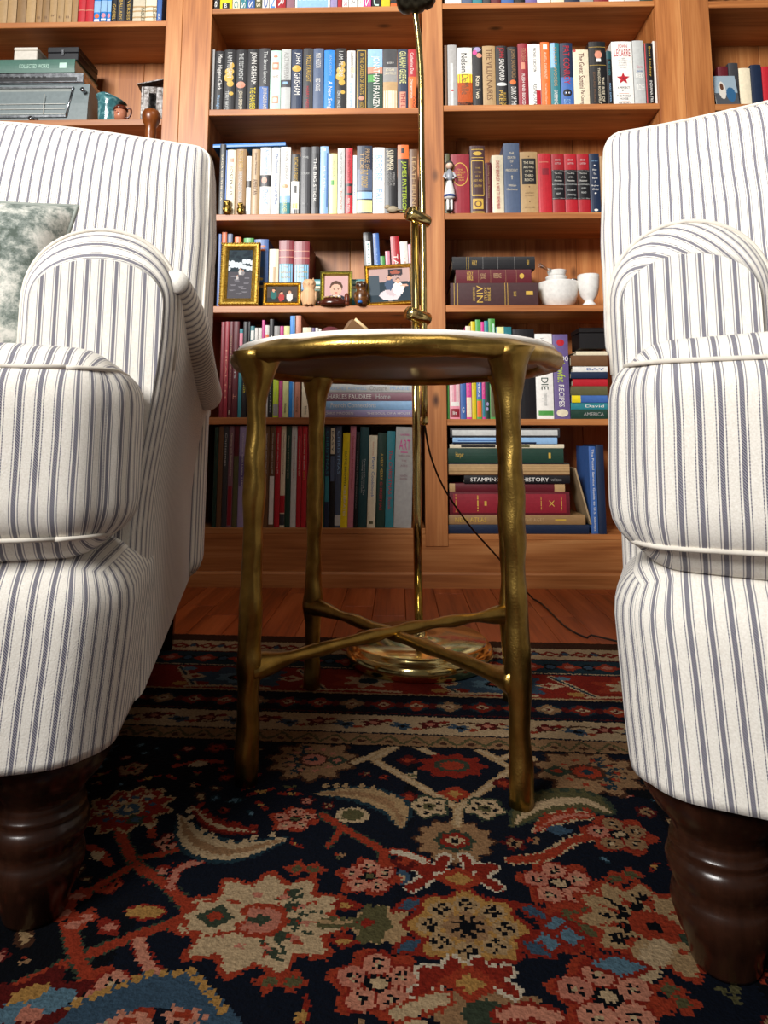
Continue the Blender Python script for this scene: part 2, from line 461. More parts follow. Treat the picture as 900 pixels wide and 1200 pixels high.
mb = MB(); zk = bz(370, 670)
prof = [(.024, zk), (-.004, zk), (-.010, zk-.006), (-.012, 0), (.024, 0)]
vs = []
for xx in (XL0-.06, XR1+.06): vs += [(xx, y, z) for y, z in prof]
n = len(prof); mb.add(vs, [(i, (i+1) % n, n+(i+1) % n, n+i) for i in range(n)]+[tuple(range(n))[::-1], tuple(range(n, 2*n))])
part('base_moulding', mb, M_WX)

# ================================================================ RUG
RUG_ROT = R(-3.4); RZ = .008
rug_c = flr(470, 753.5)                       # point on its far edge
ca, sa = math.cos(RUG_ROT), math.sin(RUG_ROT)
def rl(px, py):
    """photo pixel -> rug coordinates (x along the far edge, y from the far edge toward the room)"""
    p = flr(px, py, RZ); dx, dy = p.x-rug_c.x, p.y-rug_c.y
    return (dx*ca+dy*sa, -dx*sa+dy*ca)
C = {k: lin(v) for k, v in dict(navy='0b1424', ink='05080f', red='8c2618', brick='a33a22', dred='5e1512', pink='c67c66', salmon='d08a70', cream='c9ad86', tan='a07a56', sand='b5946a',
     blue='3c5468', sky='5f7f90', green='3a4434', olive='5d5838', gold='b98a4a', teal='1e3640', brown='4e2f1e', white='d8c8ae').items()}
RX0, RX1, RY0 = -1.25, 1.25, -1.50
P = Paint(RX0, RX1, RY0, 0.0, .0025, C['navy'])
rs = np.random.RandomState(5)
# abrash in the dark ground
for j in range(P.ny):
    P.a[j] = np.array(C['navy'])*(0.75+.35*math.sin(j*.05)+.25*math.sin(j*.013+1))
P.a *= (0.8+.4*rs.rand(P.ny, P.nx, 1))
rng = random.Random(11)
def flower(x, y, r, c1, c2, c3, n=6, out=None, ph=None):
    ph = rng.random()*6 if ph is None else ph
    if out is not None: P.ell(x, y, r*1.16, r*1.16, out, 0, n, .14, ph)
    P.ell(x, y, r, r, c1, 0, n, .13, ph)
    for k in range(n):
        a = (2*math.pi*k-ph)/n
        P.ell(x+r*.62*math.cos(a), y+r*.62*math.sin(a), r*.17, r*.17, c2)
    P.ell(x, y, r*.36, r*.36, c3); P.ell(x, y, r*.16, r*.16, c2)
def cluster(x, y, r, c1=None, rot=0.0):
    """four-petalled pink blossom group with dark eyes and a green heart"""
    c1 = c1 or C['salmon']
    P.ell(x, y, r*1.05, r*.95, C['brick'], rot, 6, .16, 1)
    for k in range(5):
        a = rot+2*math.pi*k/5+.4
        px, py = x+r*.60*math.cos(a), y+r*.58*math.sin(a)
        P.ell(px, py, r*.40, r*.38, C['red']); P.ell(px, py, r*.34, r*.32, c1 if k != 2 else C['pink'])
        for q in range(4): P.ell(px+r*.12*math.cos(q*1.57+.7), py+r*.12*math.sin(q*1.57+.7), r*.055, r*.055, C['ink'])
        P.ell(px, py, r*.07, r*.07, C['cream'])
    P.ell(x, y, r*.30, r*.24, C['ink'], rot); P.ell(x+r*.03, y, r*.2, r*.15, C['olive'] if r < .03 else C['cream'], rot)
def palmette(x, y, L, W, ang, c1, c2, c3, out):
    """serrated fan flower with a tail, ang = pointing direction"""
    c, s_ = math.cos(ang), math.sin(ang)
    T = lambda u, v: (x+u*c-v*s_, y+u*s_+v*c)
    P.ell(x, y, L*.56, W*.56, out, ang, 11, .12, .3); P.ell(x, y, L*.5, W*.5, c1, ang, 11, .13, .3)
    for k in range(-2, 3):
        u, v = T(L*(.22-.05*abs(k)), W*.16*k); P.dia(u, v, L*.13, W*.055, c2, ang+k*.35)
    P.ell(*T(-L*.02, 0), L*.2, W*.2, out, ang); P.ell(*T(-L*.02, 0), L*.15, W*.15, c3, ang); P.dia(*T(-L*.02, 0), L*.09, W*.07, c2, ang)
    for k in range(-4, 5):                               # veins and dark speckle of the fan
        th = k*.33; P.line([T(L*.24*math.cos(th), W*.24*math.sin(th)), T(L*.40*math.cos(th), W*.40*math.sin(th))], .0035, c2 if k % 2 else out)
    for k in range(10):
        th = k*.63; P.ell(*T(L*.30*math.cos(th), W*.31*math.sin(th)), .0045, .0035, c3)
    P.dia(*T(-L*.33, 0), L*.16, W*.15, C['green'], ang); P.dia(*T(-L*.33, 0), L*.08, W*.07, c3, ang)
def sickle(pts, wd, c1, c2, c3):
    pts = [tuple(p)[:2] for p in cat_pts([(a, b, 0) for a, b in pts], 7)]
    n = len(pts)
    for i in range(n-1):
        k = math.sin(math.pi*(i+.8)/(n+.6)); P.line(pts[i:i+2], wd*1.5*k, c3)
    for i in range(n-1):
        k = math.sin(math.pi*(i+.8)/(n+.6)); P.line(pts[i:i+2], wd*1.05*k, c1)
    for i in range(n-1):
        k = math.sin(math.pi*(i+.8)/(n+.6)); P.line(pts[i:i+2], wd*.42*k, c2)
    for i in range(1, n-1, 2):
        P.ell(pts[i][0]+.004*math.sin(i), pts[i][1]+wd*.62, .004, .006, c1)
def vine(pxs, wd=.011, col='brick', edge='green'):
    p = [rl(*q) for q in pxs]; p = [tuple(q)[:2] for q in cat_pts([(a, b, 0) for a, b in p], 6)]
    P.line(p, wd*1.35, C[edge]); P.line(p, wd, C[col])
# --- scattered small field motifs everywhere first
YF = rl(500, 877)[1]                          # field starts here
occ = []
for k in range(900):
    x, y = rng.uniform(RX0, RX1), rng.uniform(RY0, YF-.03)
    if any((x-a)**2+(y-b)**2 < .047**2 for a, b in occ): continue
    occ.append((x, y)); t = rng.random(); r = rng.uniform(.010, .019)
    if t < .3: flower(x, y, r, rng.choice([C['salmon'], C['tan'], C['brick']]), C['ink'], rng.choice([C['gold'], C['red']]), 5, C['dred'])
    elif t < .5: P.dia(x, y, r*1.5, r*.8, C['red'], rng.random()*3); P.dia(x, y, r*.8, r*.4, C['pink'], 0)
    elif t < .7:
        a = rng.random()*3; P.line([(x-r*1.8*math.cos(a), y-r*1.8*math.sin(a)), (x, y+r*.5), (x+r*1.8*math.cos(a), y+r*1.8*math.sin(a))], .009, C['brick'])
        P.ell(x, y, r*.7, r*.5, C['cream'], a)
    elif t < .85: P.ell(x, y, r*1.2, r*.8, C['blue'], rng.random()*3, 5, .2); P.ell(x, y, r*.5, r*.4, C['cream'])
    else: sickle([(x-.03, y), (x, y+.016), (x+.03, y-.004)], .012, C['cream'], C['olive'], C['teal'])
def clear(px0, px1, py0, py1):
    a = rl(px0, py1); b = rl(px1, py0); P.rect(min(a[0], b[0]), max(a[0], b[0]), a[1], b[1], np.array(C['navy'])*.8)
clear(90, 470, 985, 1190); clear(470, 640, 860, 1195); clear(600, 760, 935, 1195); clear(200, 480, 870, 985)
# --- motifs read off the photograph
lw = .011
vine([(138, 968), (158, 1010), (200, 1042), (217, 1072), (160, 1096), (95, 1122), (20, 1155)])
vine([(160, 1012), (120, 1035), (85, 1055)], .008); vine([(165, 1005), (200, 998), (232, 985)], .008)
vine([(82, 1085), (88, 1115), (103, 1145)], .012); vine([(200, 1040), (210, 1018), (248, 1006)], .008, 'pink', 'red')
vine([(163, 1103), (170, 1125), (190, 1150)], .010, 'salmon', 'red')
vine([(378, 955), (405, 972), (445, 995), (450, 1010)], .010); vine([(398, 975), (385, 992)], .007)
palmette(*rl(308, 1078), .135, .115, 0, C['cream'], C['green'], C['pink'], C['brick'])
x, y = rl(252, 1074); P.ell(x, y, .030, .026, C['brick']); P.ell(x, y, .026, .022, C['cream'], 0, 8, .12); P.dia(x, y, .019, .017, C['green']); P.dia(x, y, .009, .008, C['brick'])
P.line([rl(378, 1081), rl(420, 1081)], .013, C['olive']); P.line([rl(378, 1081), rl(420, 1081)], .005, C['sand'])
x, y = rl(450, 1083); P.ell(x, y, .028, .024, C['sand'], 0, 7, .1); P.ell(x-.010, y, .016, .026, C['olive'], 0, 6, .15); P.dia(x-.016, y, .008, .006, C['red'])
for q in ((406, 1061), (403, 1103)): x, y = rl(*q); P.dia(x, y, .017, .010, C['red']); P.dia(x, y, .008, .005, C['gold'])
x, y = rl(548, 1086)
P.ell(x, y, .056, .050, C['red'], 0, 8, .09); P.ell(x, y, .050, .045, C['gold'], 0, 8, .1)
for k in range(8):
    a = k*math.pi/4; u, v = x+.034*math.cos(a), y+.030*math.sin(a); P.ell(u, v, .0125, .011, C['sand'])
    for q in range(4): P.ell(u+.0055*math.cos(q*1.57), v+.0055*math.sin(q*1.57), .003, .003, C['ink'])
P.ell(x, y, .021, .019, C['tan'], 0, 8, .12)
for k in range(8): a = k*math.pi/4+.39; P.line([(x, y), (x+.015*math.cos(a), y+.014*math.sin(a))], .004, C['ink'])
for q, r in (((432, 1027), .029), ((442, 1152), .036), ((655, 1035), .036), ((712, 1168), .041), ((118, 1178), .038), ((345, 960), .026)): cluster(*rl(*q), r)
for q in ((348, 1018), (368, 1019), (315, 1150), (343, 1150), (90, 1050), (75, 1070), (100, 1075), (85, 1085), (722, 1030), (740, 1025), (785, 1160), (800, 1175)):
    x, y = rl(*q); rr_ = .011; P.ell(x, y, rr_, rr_, C['brick'], 0, 4, .25); P.ell(x, y, rr_*.62, rr_*.5, C['pink'] if q[0] < 120 else C['olive'])
x, y = rl(170, 1069); P.ell(x, y, .020, .011, C['red']); P.ell(x, y, .017, .008, C['gold'])
# tan wheel rosette
x, y = rl(533, 985); P.ell(x, y, .043, .040, C['brown'], 0, 12, .1); P.ell(x, y, .040, .037, C['tan'], 0, 12, .1)
P.ell(x, y, .022, .020, C['green'], 0, 8, .1); P.ell(x, y, .016, .0145, C['red']); P.ell(x, y, .009, .008, C['cream']); P.ell(x, y, .004, .004, C['ink'])
x, y = rl(572, 1192); P.ell(x, y, .044, .036, C['tan'], 0, 12, .12); P.ell(x, y, .02, .016, C['green'])
# red and white butterflies below the wheels
for (ox, oy, k) in ((0, 0, 1.0), (12, 122, 1.12)):
    for sg in (-1, 1):
        pts = [(533+ox+sg*12*k, 1005+oy), (533+ox+sg*18*k, 1018+oy), (533+ox+sg*44*k, 1016+oy), (533+ox+sg*30*k, 1027+oy), (533+ox+sg*50*k, 1040+oy)]
        p = [rl(*q) for q in pts]; P.line(p, .017, C['white']); P.line(p, .011, C['red'])
    x, y = rl(538+ox, 1030+oy); P.dia(x, y, .028, .020, C['brick']); P.dia(x, y, .014, .011, C['gold'])
# cream lattice
for pts in ([(405, 898), (475, 869), (437, 890), (537, 947)], [(552, 874), (600, 901), (537, 947), (536, 966)], [(437, 890), (475, 869), (510, 885)], [(600, 901), (625, 889)], [(560, 878), (585, 890), (612, 880)]):
    p = [rl(*q) for q in pts]; P.line(p, .013, C['sand']); P.line(p, .007, C['cream'])
x, y = rl(530, 897); P.ell(x, y, .043, .033, C['red'], 0, 9, .12); P.ell(x, y, .024, .018, C['green']); P.ell(x, y, .016, .012, C['brick'])
x, y = rl(533, 930); P.dia(x, y, .022, .020, C['brick']); P.dia(x, y, .011, .009, C['gold'])
for q in ((478, 891), (590, 918), (478, 935), (475, 1010)): x, y = rl(*q); P.dia(x, y, .017, .017, C['dred']); P.dia(x, y, .008, .008, C['brick'])
for q in ((503, 945), (568, 947)): flower(*rl(*q), .021, C['cream'], C['ink'], C['olive'], 5, C['green'])
palmette(*rl(366, 890), .105, .105, math.pi, C['tan'], C['teal'], C['pink'], C['brown'])
palmette(*rl(690, 905), .125, .11, 0, C['tan'], C['teal'], C['brick'], C['brown'])
palmette(*rl(150, 948), .085, .09, 2.3, C['red'], C['cream'], C['blue'], C['sand'])
# sickle leaves
sickle([rl(*q) for q in ((210, 955), (228, 985), (270, 998), (332, 984))], .030, C['cream'], C['tan'], C['teal'])
sickle([rl(*q) for q in ((225, 945), (255, 968), (300, 975))], .016, C['red'], C['cream'], C['dred'])
sickle([rl(*q) for q in ((368, 930), (420, 930), (462, 945), (470, 968))], .030, C['sand'], C['tan'], C['teal'])
x, y = rl(413, 955); P.ell(x, y, .020, .017, C['cream']); P.ell(x, y, .014, .012, C['olive'])
sickle([rl(*q) for q in ((600, 968), (630, 945), (680, 938), (715, 952))], .040, C['olive'], C['cream'], C['green'])
sickle([rl(*q) for q in ((625, 975), (655, 958), (695, 955))], .018, C['brick'], C['pink'], C['cream'])
x, y = rl(655, 973); P.dia(x, y, .017, .012, C['blue'])
vine([(600, 1008), (640, 1003), (672, 985), (700, 980)], .012, 'brick', 'cream')
cluster(*rl(725, 978), .036, C['tan'])
# right middle group
x, y = rl(690, 1088); P.ell(x, y, .034, .040, C['brick'], 0, 5, .2); P.ell(x, y, .024, .030, C['olive'], 0, 5, .2)
for q in ((655, 1085), (667, 1098), (640, 1105)): x, y = rl(*q); P.dia(x, y, .022, .020, C['red']); P.dia(x, y, .013, .012, C['sky'])
x, y = rl(715, 1110); P.ell(x, y, .022, .014, C['red']); P.ell(x, y, .015, .009, C['navy'])
p = [rl(*q) for q in ((705, 1045), (735, 1065), (760, 1080))]; P.line(p, .013, C['cream'])
palmette(*rl(765, 1085), .12, .10, 2.6, C['sand'], C['ink'], C['brick'], C['brick'])
x, y = rl(770, 1125); P.line([rl(775, 1110), rl(755, 1138)], .022, C['cream'])
x, y = rl(725, 1132); P.dia(x, y, .034, .016, C['red']); P.dia(x, y, .024, .011, C['sky'])
for q in ((480, 1060), (625, 1068), (480, 1108), (628, 1112)): x, y = rl(*q); P.dia(x, y, .022, .012, C['red'], .6 if q[0] < 500 else -.6); P.dia(x, y, .014, .007, C['blue'], .6 if q[0] < 500 else -.6)
p = [rl(*q) for q in ((468, 1188), (500, 1176), (518, 1170))]; P.line(p, .020, C['brick']); P.line(p, .013, C['cream'])
p = [rl(*q) for q in ((462, 998), (480, 1002), (498, 1010))]; P.line(p, .014, C['brick']); P.line(p, .008, C['white'])
p = [rl(*q) for q in ((590, 1190), (620, 1185), (650, 1192))]; P.line(p, .020, C['red']); P.line(p, .012, C['salmon'])
# blue bracket with a dotted cream edge at the very front
p = [rl(*q) for q in ((40, 1212), (165, 1160), (215, 1158), (262, 1215))]
P.line(p, .034, C['blue']); q = [(a, b+.017) for a, b in p]
for (a, b), (c_, d_) in zip(q[:-1], q[1:]):
    n = int(math.hypot(c_-a, d_-b)/.010)
    for k in range(n): P.ell(a+(c_-a)*k/n, b+(d_-b)*k/n, .0045, .0045, C['gold'])
for q in ((150, 1196), (215, 1190)): x, y = rl(*q); P.ell(x, y, .017, .008, C['salmon'], 0, 6, .2); P.ell(x, y, .007, .004, C['brick'])
x, y = rl(25, 1178); P.ell(x, y, .045, .03, C['dred'], .5, 6, .2); P.ell(x+.01, y, .03, .014, C['sky'], .5); P.ell(x, y+.012, .016, .008, C['gold'], .6); P.ell(x+.012, y-.008, .010, .008, C['pink'])
# --- fine filling of the open ground between the large motifs
g2 = random.Random(31)
def ground(x, y, r):
    w_ = P.win(x, y, r)
    return bool(w_) and float(P.a[w_[0]].sum(-1).max()) < .06
for k in range(16000):
    x, y = g2.uniform(RX0+.02, RX1-.02), g2.uniform(RY0+.02, YF-.02); t = g2.random()
    r = g2.choice([.016, .013, .010, .0075])
    if not ground(x, y, r*1.02): continue
    a = g2.random()*6.3
    if t < .25:
        P.ell(x, y, r*.95, r*.9, C['dred'], a, 5, .2); P.ell(x, y, r*.62, r*.58, g2.choice([C['pink'], C['tan'], C['brick']]), a, 5, .2); P.ell(x, y, r*.25, r*.25, C['ink'])
    elif t < .45:
        for q in range(3): P.ell(x+r*.5*math.cos(a+q*2.1), y+r*.5*math.sin(a+q*2.1), r*.42, r*.3, g2.choice([C['brick'], C['olive'], C['tan']]), a+q*2.1)
    elif t < .65:
        P.line([(x-r*math.cos(a), y-r*math.sin(a)), (x+r*.2*math.sin(a), y), (x+r*math.cos(a), y+r*math.sin(a))], .0055, C['red']); P.ell(x, y, r*.4, r*.3, C['gold'], a)
    elif t < .8: P.dia(x, y, r, r*.6, C['teal'], a); P.dia(x, y, r*.6, r*.34, C['sky'], a)
    else: P.ell(x, y, r*.9, r*.5, C['brown'], a); P.ell(x, y, r*.6, r*.28, C['sand'], a)
# --- border bands (y measured from the far edge)
def band(py0, py1, col):
    a, b = rl(500, py1)[1], rl(500, py0)[1]; P.rect(RX0, RX1, a, b, col); return a, b
yb = [rl(500, q)[1] for q in (755, 758, 770, 786, 789, 812, 816, 819, 838, 841, 861, 863, 875, 878)]
P.rect(RX0, RX1, yb[1], 0, C['brown'])
a, b = band(757, 769, C['cream']); m = (a+b)/2; x = RX0
while x < RX1:
    P.ell(x, m, .016, .014, C['red'], 0, 4, .2); P.ell(x, m, .006, .006, C['cream']); P.line([(x+.016, m-.015), (x+.03, m+.015), (x+.044, m-.01)], .007, C['dred']); P.ell(x+.030, m, .007, .010, C['blue']); x += .060
P.rect(RX0, RX1, a-.006, a, C['dred'])
a, b = band(770.5, 785, C['teal']); m = (a+b)/2; x = RX0
while x < RX1:
    P.ell(x, m, .020, .020, C['brick'], 0, 4, .2); P.ell(x, m, .010, .009, C['pink']); P.ell(x+.036, m, .013, .018, C['ink']); P.ell(x+.036, m, .008, .011, C['blue']); x += .072
P.rect(RX0, RX1, a-.004, a, C['cream'])
a, b = band(787, 814, C['red']); m = (a+b)/2; x = RX0+.03; k = 0
while x < RX1:
    if k % 2 == 0:
        P.ell(x, m, .085, .052, C['blue'], 0, 9, .16); P.ell(x, m, .045, .026, C['sky'], 0, 7, .15); P.ell(x, m, .026, .014, C['ink']); P.ell(x, m, .017, .008, C['brick'])
        for sg in (-1, 1): P.dia(x+sg*.092, m, .026, .017, C['cream']); P.dia(x+sg*.088, m, .012, .008, C['red'])
    else:
        P.ell(x, m, .060, .046, C['brick'], 0, 7, .2); P.ell(x, m, .038, .030, C['cream'], 0, 7, .25); P.ell(x, m, .018, .014, C['teal'])
    P.line([(x+.10, b-.012), (x+.13, m), (x+.16, a+.012)], .014, C['cream']); P.line([(x+.10, b-.012), (x+.13, m), (x+.16, a+.012)], .006, C['teal'])
    P.line([(x-.09, a+.008), (x-.02, a+.014), (x+.06, a+.008)], .008, C['cream']); P.ell(x+.13, a+.02, .014, .010, C['gold']); P.ell(x+.12, b-.018, .014, .010, C['sky'])
    x += .235; k += 1
P.rect(RX0, RX1, a-.006, a, C['sand'])
a, b = band(818, 837, C['navy']); m = (a+b)/2; x = RX0; k = 0
while x < RX1:
    c1 = (C['brick'], C['tan'], C['red'])[k % 3]; P.ell(x, m, .021, .021, C['teal']); P.ell(x, m, .018, .018, c1, 0, 4, .2); P.ell(x, m, .009, .008, C['cream'], 0, 4, .2); P.ell(x, m, .004, .004, C['dred'])
    P.ell(x+.027, m, .007, .011, C['dred']); x += .054; k += 1
P.rect(RX0, RX1, a-.003, a, C['dred'])
a, b = band(840, 860.5, C['cream']); m = (a+b)/2; x = RX0
pts = [(RX0+i*.012, m+.014*math.sin(i*.45)) for i in range(int(2.5/.012))]; P.line(pts, .004, C['brown'])
while x < RX1:
    P.ell(x, m+.004, .017, .012, C['dred'], .4, 5, .25); P.ell(x, m+.004, .007, .005, C['pink']); P.ell(x+.045, m-.006, .018, .010, C['blue'], -.4, 5, .3); P.ell(x+.045, m-.006, .007, .004, C['ink']); P.dia(x+.022, m+.013, .010, .006, C['red']); P.dia(x+.066, m-.013, .010, .006, C['brick']); x += .088
a, b = band(862, 875, C['tan']); m = (a+b)/2; x = RX0
while x < RX1: P.line([(x, a+.006), (x+.02, b-.006), (x+.04, a+.006)], .005, C['olive']); P.ell(x+.02, a+.012, .006, .005, C['brown']); x += .04
P.rect(RX0, RX1, a-.004, a, C['ink'])
P.a *= .41*(.90+.2*rs.rand(P.ny, P.nx, 1))
# mesh of knots
nx, ny = P.nx, P.ny
gx = RX0+np.arange(nx+1)*P.c; gy = RY0+np.arange(ny+1)*P.c
VX, VY = np.meshgrid(gx, gy)
VZ = RZ+(rs.rand(ny+1, nx+1)-.5)*.0010
V = np.stack([VX, VY, VZ], -1).reshape(-1, 3)
I = (np.arange(ny)[:, None]*(nx+1)+np.arange(nx)[None, :]).ravel()
FQ = np.stack([I, I+1, I+nx+2, I+nx+1], -1)
ring = [j for j in range(nx+1)]+[(j+1)*(nx+1)-1 for j in range(1, ny+1)]+[ny*(nx+1)+j for j in range(nx-1, -1, -1)]+[j*(nx+1) for j in range(ny-1, 0, -1)]
base0 = len(V); skirt = V[ring].copy(); skirt[:, 2] = 0.0005; V = np.vstack([V, skirt]); n = len(ring)
SK = np.array([[base0+k, base0+(k+1) % n, ring[(k+1) % n], ring[k]] for k in range(n)])
FQ = np.vstack([FQ, SK])
me = D.meshes.new('rug'); me.vertices.add(len(V)); me.vertices.foreach_set('co', V.ravel())
me.loops.add(FQ.size); me.loops.foreach_set('vertex_index', FQ.ravel().astype(np.int32))
me.polygons.add(len(FQ)); me.polygons.foreach_set('loop_start', np.arange(0, FQ.size, 4, dtype=np.int32))
me.update(calc_edges=True); P.mesh_colors(me); me.materials.append(M_RUG)
rug = D.objects.new('rug', me); link(rug); rug.location = (rug_c.x, rug_c.y, 0); rug.rotation_euler = (0, 0, RUG_ROT)
tag(rug, 'dark navy and red Persian style floral rug under the table and chairs', 'rug')

# ================================================================ ARMCHAIRS
CW = .80
def lathe_leg(name, parent, x, y):
    pr = [(.024, RZ), (.027, RZ+.004), (.030, .024), (.036, .034), (.0405, .044), (.0415, .054), (.040, .062), (.0375, .067), (.0385, .070), (.0425, .078), (.0440, .087), (.0425, .094), (.0395, .098),
          (.0415, .101), (.0410, .105), (.0385, .107), (.0395, .110), (.0375, .114), (.037, .119), (.041, .126), (.049, .135), (.058, .146), (.064, .157), (.066, .168), (.062, .180)]
    pr = [(.026, RZ), (.028, RZ+.004), (.031, .025), (.0365, .036), (.0405, .048), (.042, .056), (.040, .064), (.0375, .068), (.041, .076), (.0435, .082), (.0445, .088), (.042, .095), (.039, .098), (.041, .101), (.0405, .104), (.038, .106), (.039, .109), (.037, .112), (.0375, .116), (.043, .124), (.053, .134), (.061, .147), (.0655, .160), (.066, .180)]
    return MB().lathe(pr, 40, (x, y, 0)).build(name, M_WALNUT, parent)
def back_leg(parent, x, y):
    mb = MB(); vs = []
    for z, h, o in ((RZ, .018, .02), (.16, .026, 0)):
        vs += [(x+sx*h, y+o+sy*h, z) for sx, sy in ((-1, -1), (1, -1), (1, 1), (-1, 1))]
    mb.add(vs, [(3, 2, 1, 0), (4, 5, 6, 7)]+[(i, (i+1) % 4, 4+(i+1) % 4, 4+i) for i in range(4)])
    return mb.build('leg', M_WALNUT, parent)
ZB = .163; HW = .368
def arm(parent, sg, mixx, flare, zarm):
    xo, xi = .368+flare, .203+flare*.5; yf, yb = .135, .93; r = .05; h = .100
    ztop = lambda y: zarm-.095*max(0, y-.2)/.7
    n = 26
    def ring(y, ins, zt):
        a = (xo-xi)/2-ins*.35; cx = (xo+xi)/2+.004*0; pts = []
        zs = zt-h
        for k in range(12):
            z = ZB+(zs-ZB)*k/12; q = min(1, max(0, (z-.33)/.26)); pts.append((cx+a-flare*(1-q*q*(3-2*q)), z))
        for k in range(n+1):
            an = math.pi*k/n; pts.append((cx+a*math.cos(an), zs+(h-ins*.95)*max(0.0, math.sin(an))**.85))
        for k in range(11, -1, -1): pts.append((cx-a, ZB+(zs-ZB)*k/12))
        return [(sg*p, y, q) for p, q in pts]
    rings = []; us = []
    for j in range(7):
        a = math.pi/2*(1-j/6); rings.append(ring(yf+r*(1-math.sin(a)), r*(1-math.cos(a)), ztop(yf))); us.append(.05+r*(math.pi/2-a))
    for j in range(1, 15):
        y = yf+r+(yb-yf-r)*j/14; rings.append(ring(y, 0, ztop(y))); us.append(us[6]+(yb-yf-r)*j/14)
    m = len(rings[0]); vs = [p for rg in rings for p in rg]; fs = []; uv = []
    for j in range(len(rings)-1):
        for k in range(m-1):
            q = (j*m+k, (j+1)*m+k, (j+1)*m+k+1, j*m+k+1)
            u = [(us[j if i < m*(j+1) else j+1]+mixx*vs[i][0], vs[i][2]) for i in q]
            if sg < 0: q = q[::-1]; u = u[::-1]
            fs.append(q); uv.append(u)
    fp = list(range(m)); fs.append(fp if sg < 0 else fp[::-1]); uv.append([(vs[i][0], vs[i][2]) for i in fs[-1]])
    bp = [(len(rings)-1)*m+k for k in range(m)]; fs.append(bp[::-1] if sg < 0 else bp); uv.append([(vs[i][0], vs[i][2]) for i in fs[-1]])
    mb = MB(); mb.add(vs, fs, uv, True); mb.sm[-1] = False; mb.sm[-2] = False
    o = mb.build('arm', M_FAB, parent)
    # rolled outer edge
    pts = []; rad = []
    for k in range(24):
        t = k/23; y = yf+.014+(.822-yf)*t; pts.append((sg*(xo-.030+flare*.94+.006*t), y, ztop(y)-.066-.020*t+.018*math.sin(math.pi*t)*-1))
        e = min(1, (23-k)/3.0); rad.append(.031*math.sqrt(max(.04, 1-(1-e)**2))*(.45+.55*min(1, k/5)))
    MB().tube(pts, rad, 18).build('arm_roll', M_FAB, parent)
    # piping along the front arch
    rg = rings[4][10:-10]; MB().tube([(p[0]*1.0, p[1]-.001, p[2]+.0006) for p in rg], .0026, 6).build('piping', M_PIPE, parent)
    return o
def outline(x0, x1, y0, y1, z, rc, ins, fn=None):
    pts = []
    for cx, cy, a0 in ((x1-rc, y0+rc, -90), (x1-rc, y1-rc, 0), (x0+rc, y1-rc, 90), (x0+rc, y0+rc, 180)):
        for k in range(7):
            a = R(a0+15*k); pts.append((cx+(rc-ins)*math.cos(a), cy+(rc-ins)*math.sin(a), z))
    pts.append(pts[0])
    out = []
    for a, b in zip(pts[:-1], pts[1:]):
        n = max(1, int((Vector(b)-Vector(a)).length/.03))
        out += [Vector(a).lerp(Vector(b), k/n) for k in range(n)]
    out.append(Vector(pts[-1]))
    return [fn(p) for p in out] if fn else out
def armchair(loc, rz, label, mixx, flare, zarm):
    root = empty('armchair', loc, rz, label, 'armchair', 'striped armchairs beside the table')
    def clampz(p): return (p[0]*(1-.028*max(0, min(1, (.30-p[2])/.14))), p[1], max(p[2], ZB))
    rbox(MB(), -HW, HW, 0, .26, ZB-.06, .346, .056, 12, (0.004, .010, 0.0), clampz, .0015).build('base_rail', M_FAB, root)
    for sg in (-1, 1): arm(root, sg, mixx, flare, zarm)
    sh = lambda p: (p[0], p[1]+(p[2]-.15)*.14, p[2])
    rbox(MB(), -.392, .392, .775, .90, ZB, .885, .04, 8, (0, .01, 0), sh).build('back_frame', M_FAB, root)
    # T-shaped seat cushion: wings in front of the arms, body between them
    mb = MB(); cz0, cz1 = .338, .533
    rbox(mb, -HW+.008, HW-.008, -.012, .138, cz0, cz1, .05, 12, (.008, .012, .010), None, .0022)
    rbox(mb, -.19, .19, .06, .66, cz0, cz1-.002, .045, 10, (0, 0, .012))
    cu = mb.build('seat_cushion', M_FAB, root)
    for z in (cz1-.019, cz0+.021):
        dz = .05-abs((cz1 if z > .45 else cz0)-z); ins = .05-math.sqrt(max(0, .05**2-dz**2))
        MB().tube(outline(-HW+.008, HW-.008, -.012, .138, z, .05, ins-.0005, lambda p: (p[0], p[1]-(.0075*max(0, 1-(p[0]/HW)**4) if p[1] < .04 else 0), p[2])), .0023, 6).build('piping', M_PIPE, cu)
    # back cushion leaning back
    lean = lambda p: (p[0]*(1-.04*max(0, p[2]-.8)), p[1]+(p[2]-.60)*.28, p[2]+.012*math.sin(p[0]*7+1))
    bcu = rbox(MB(), -.40, .40, .50, .675, .575, 1.018, .034, 14, (.006, .035, .004), lean, .003).build('back_cushion', M_FAB, root)
    for y in (.50+.016, .675-.016):
        ins = .034-math.sqrt(.034**2-(.034-.016)**2); pts = []
        for p in outline(-.40, .40, .575, 1.018, y, .034, ins-.0008): pts.append(lean(Vector((p[0], p[2], p[1]))))
        MB().tube(pts, .003, 6).build('piping', M_PIPE, bcu)
    MB().box(-.33, .33, .08, .86, ZB-.002, ZB+.02).build('underside', plain('1a1512', .95), root)
    for sg in (-1, 1):
        lathe_leg('leg', root, sg*.292, .072); back_leg(root, sg*.315, .87)
    return root
def place(corner, lx, rz):
    return (corner[0]-lx*math.cos(rz), corner[1]-lx*math.sin(rz), 0)
rzl, rzr = R(12.5), R(-21)
ch_l = armchair(place((-.252, .640), HW, rzl), rzl, 'blue and cream striped armchair holding a green throw pillow, left of the table', 0.0, .026, .700)
ch_r = armchair(place((.180, .606), -HW, rzr), rzr, 'blue and cream striped armchair without a pillow, right of the table', .75, .004, .688)

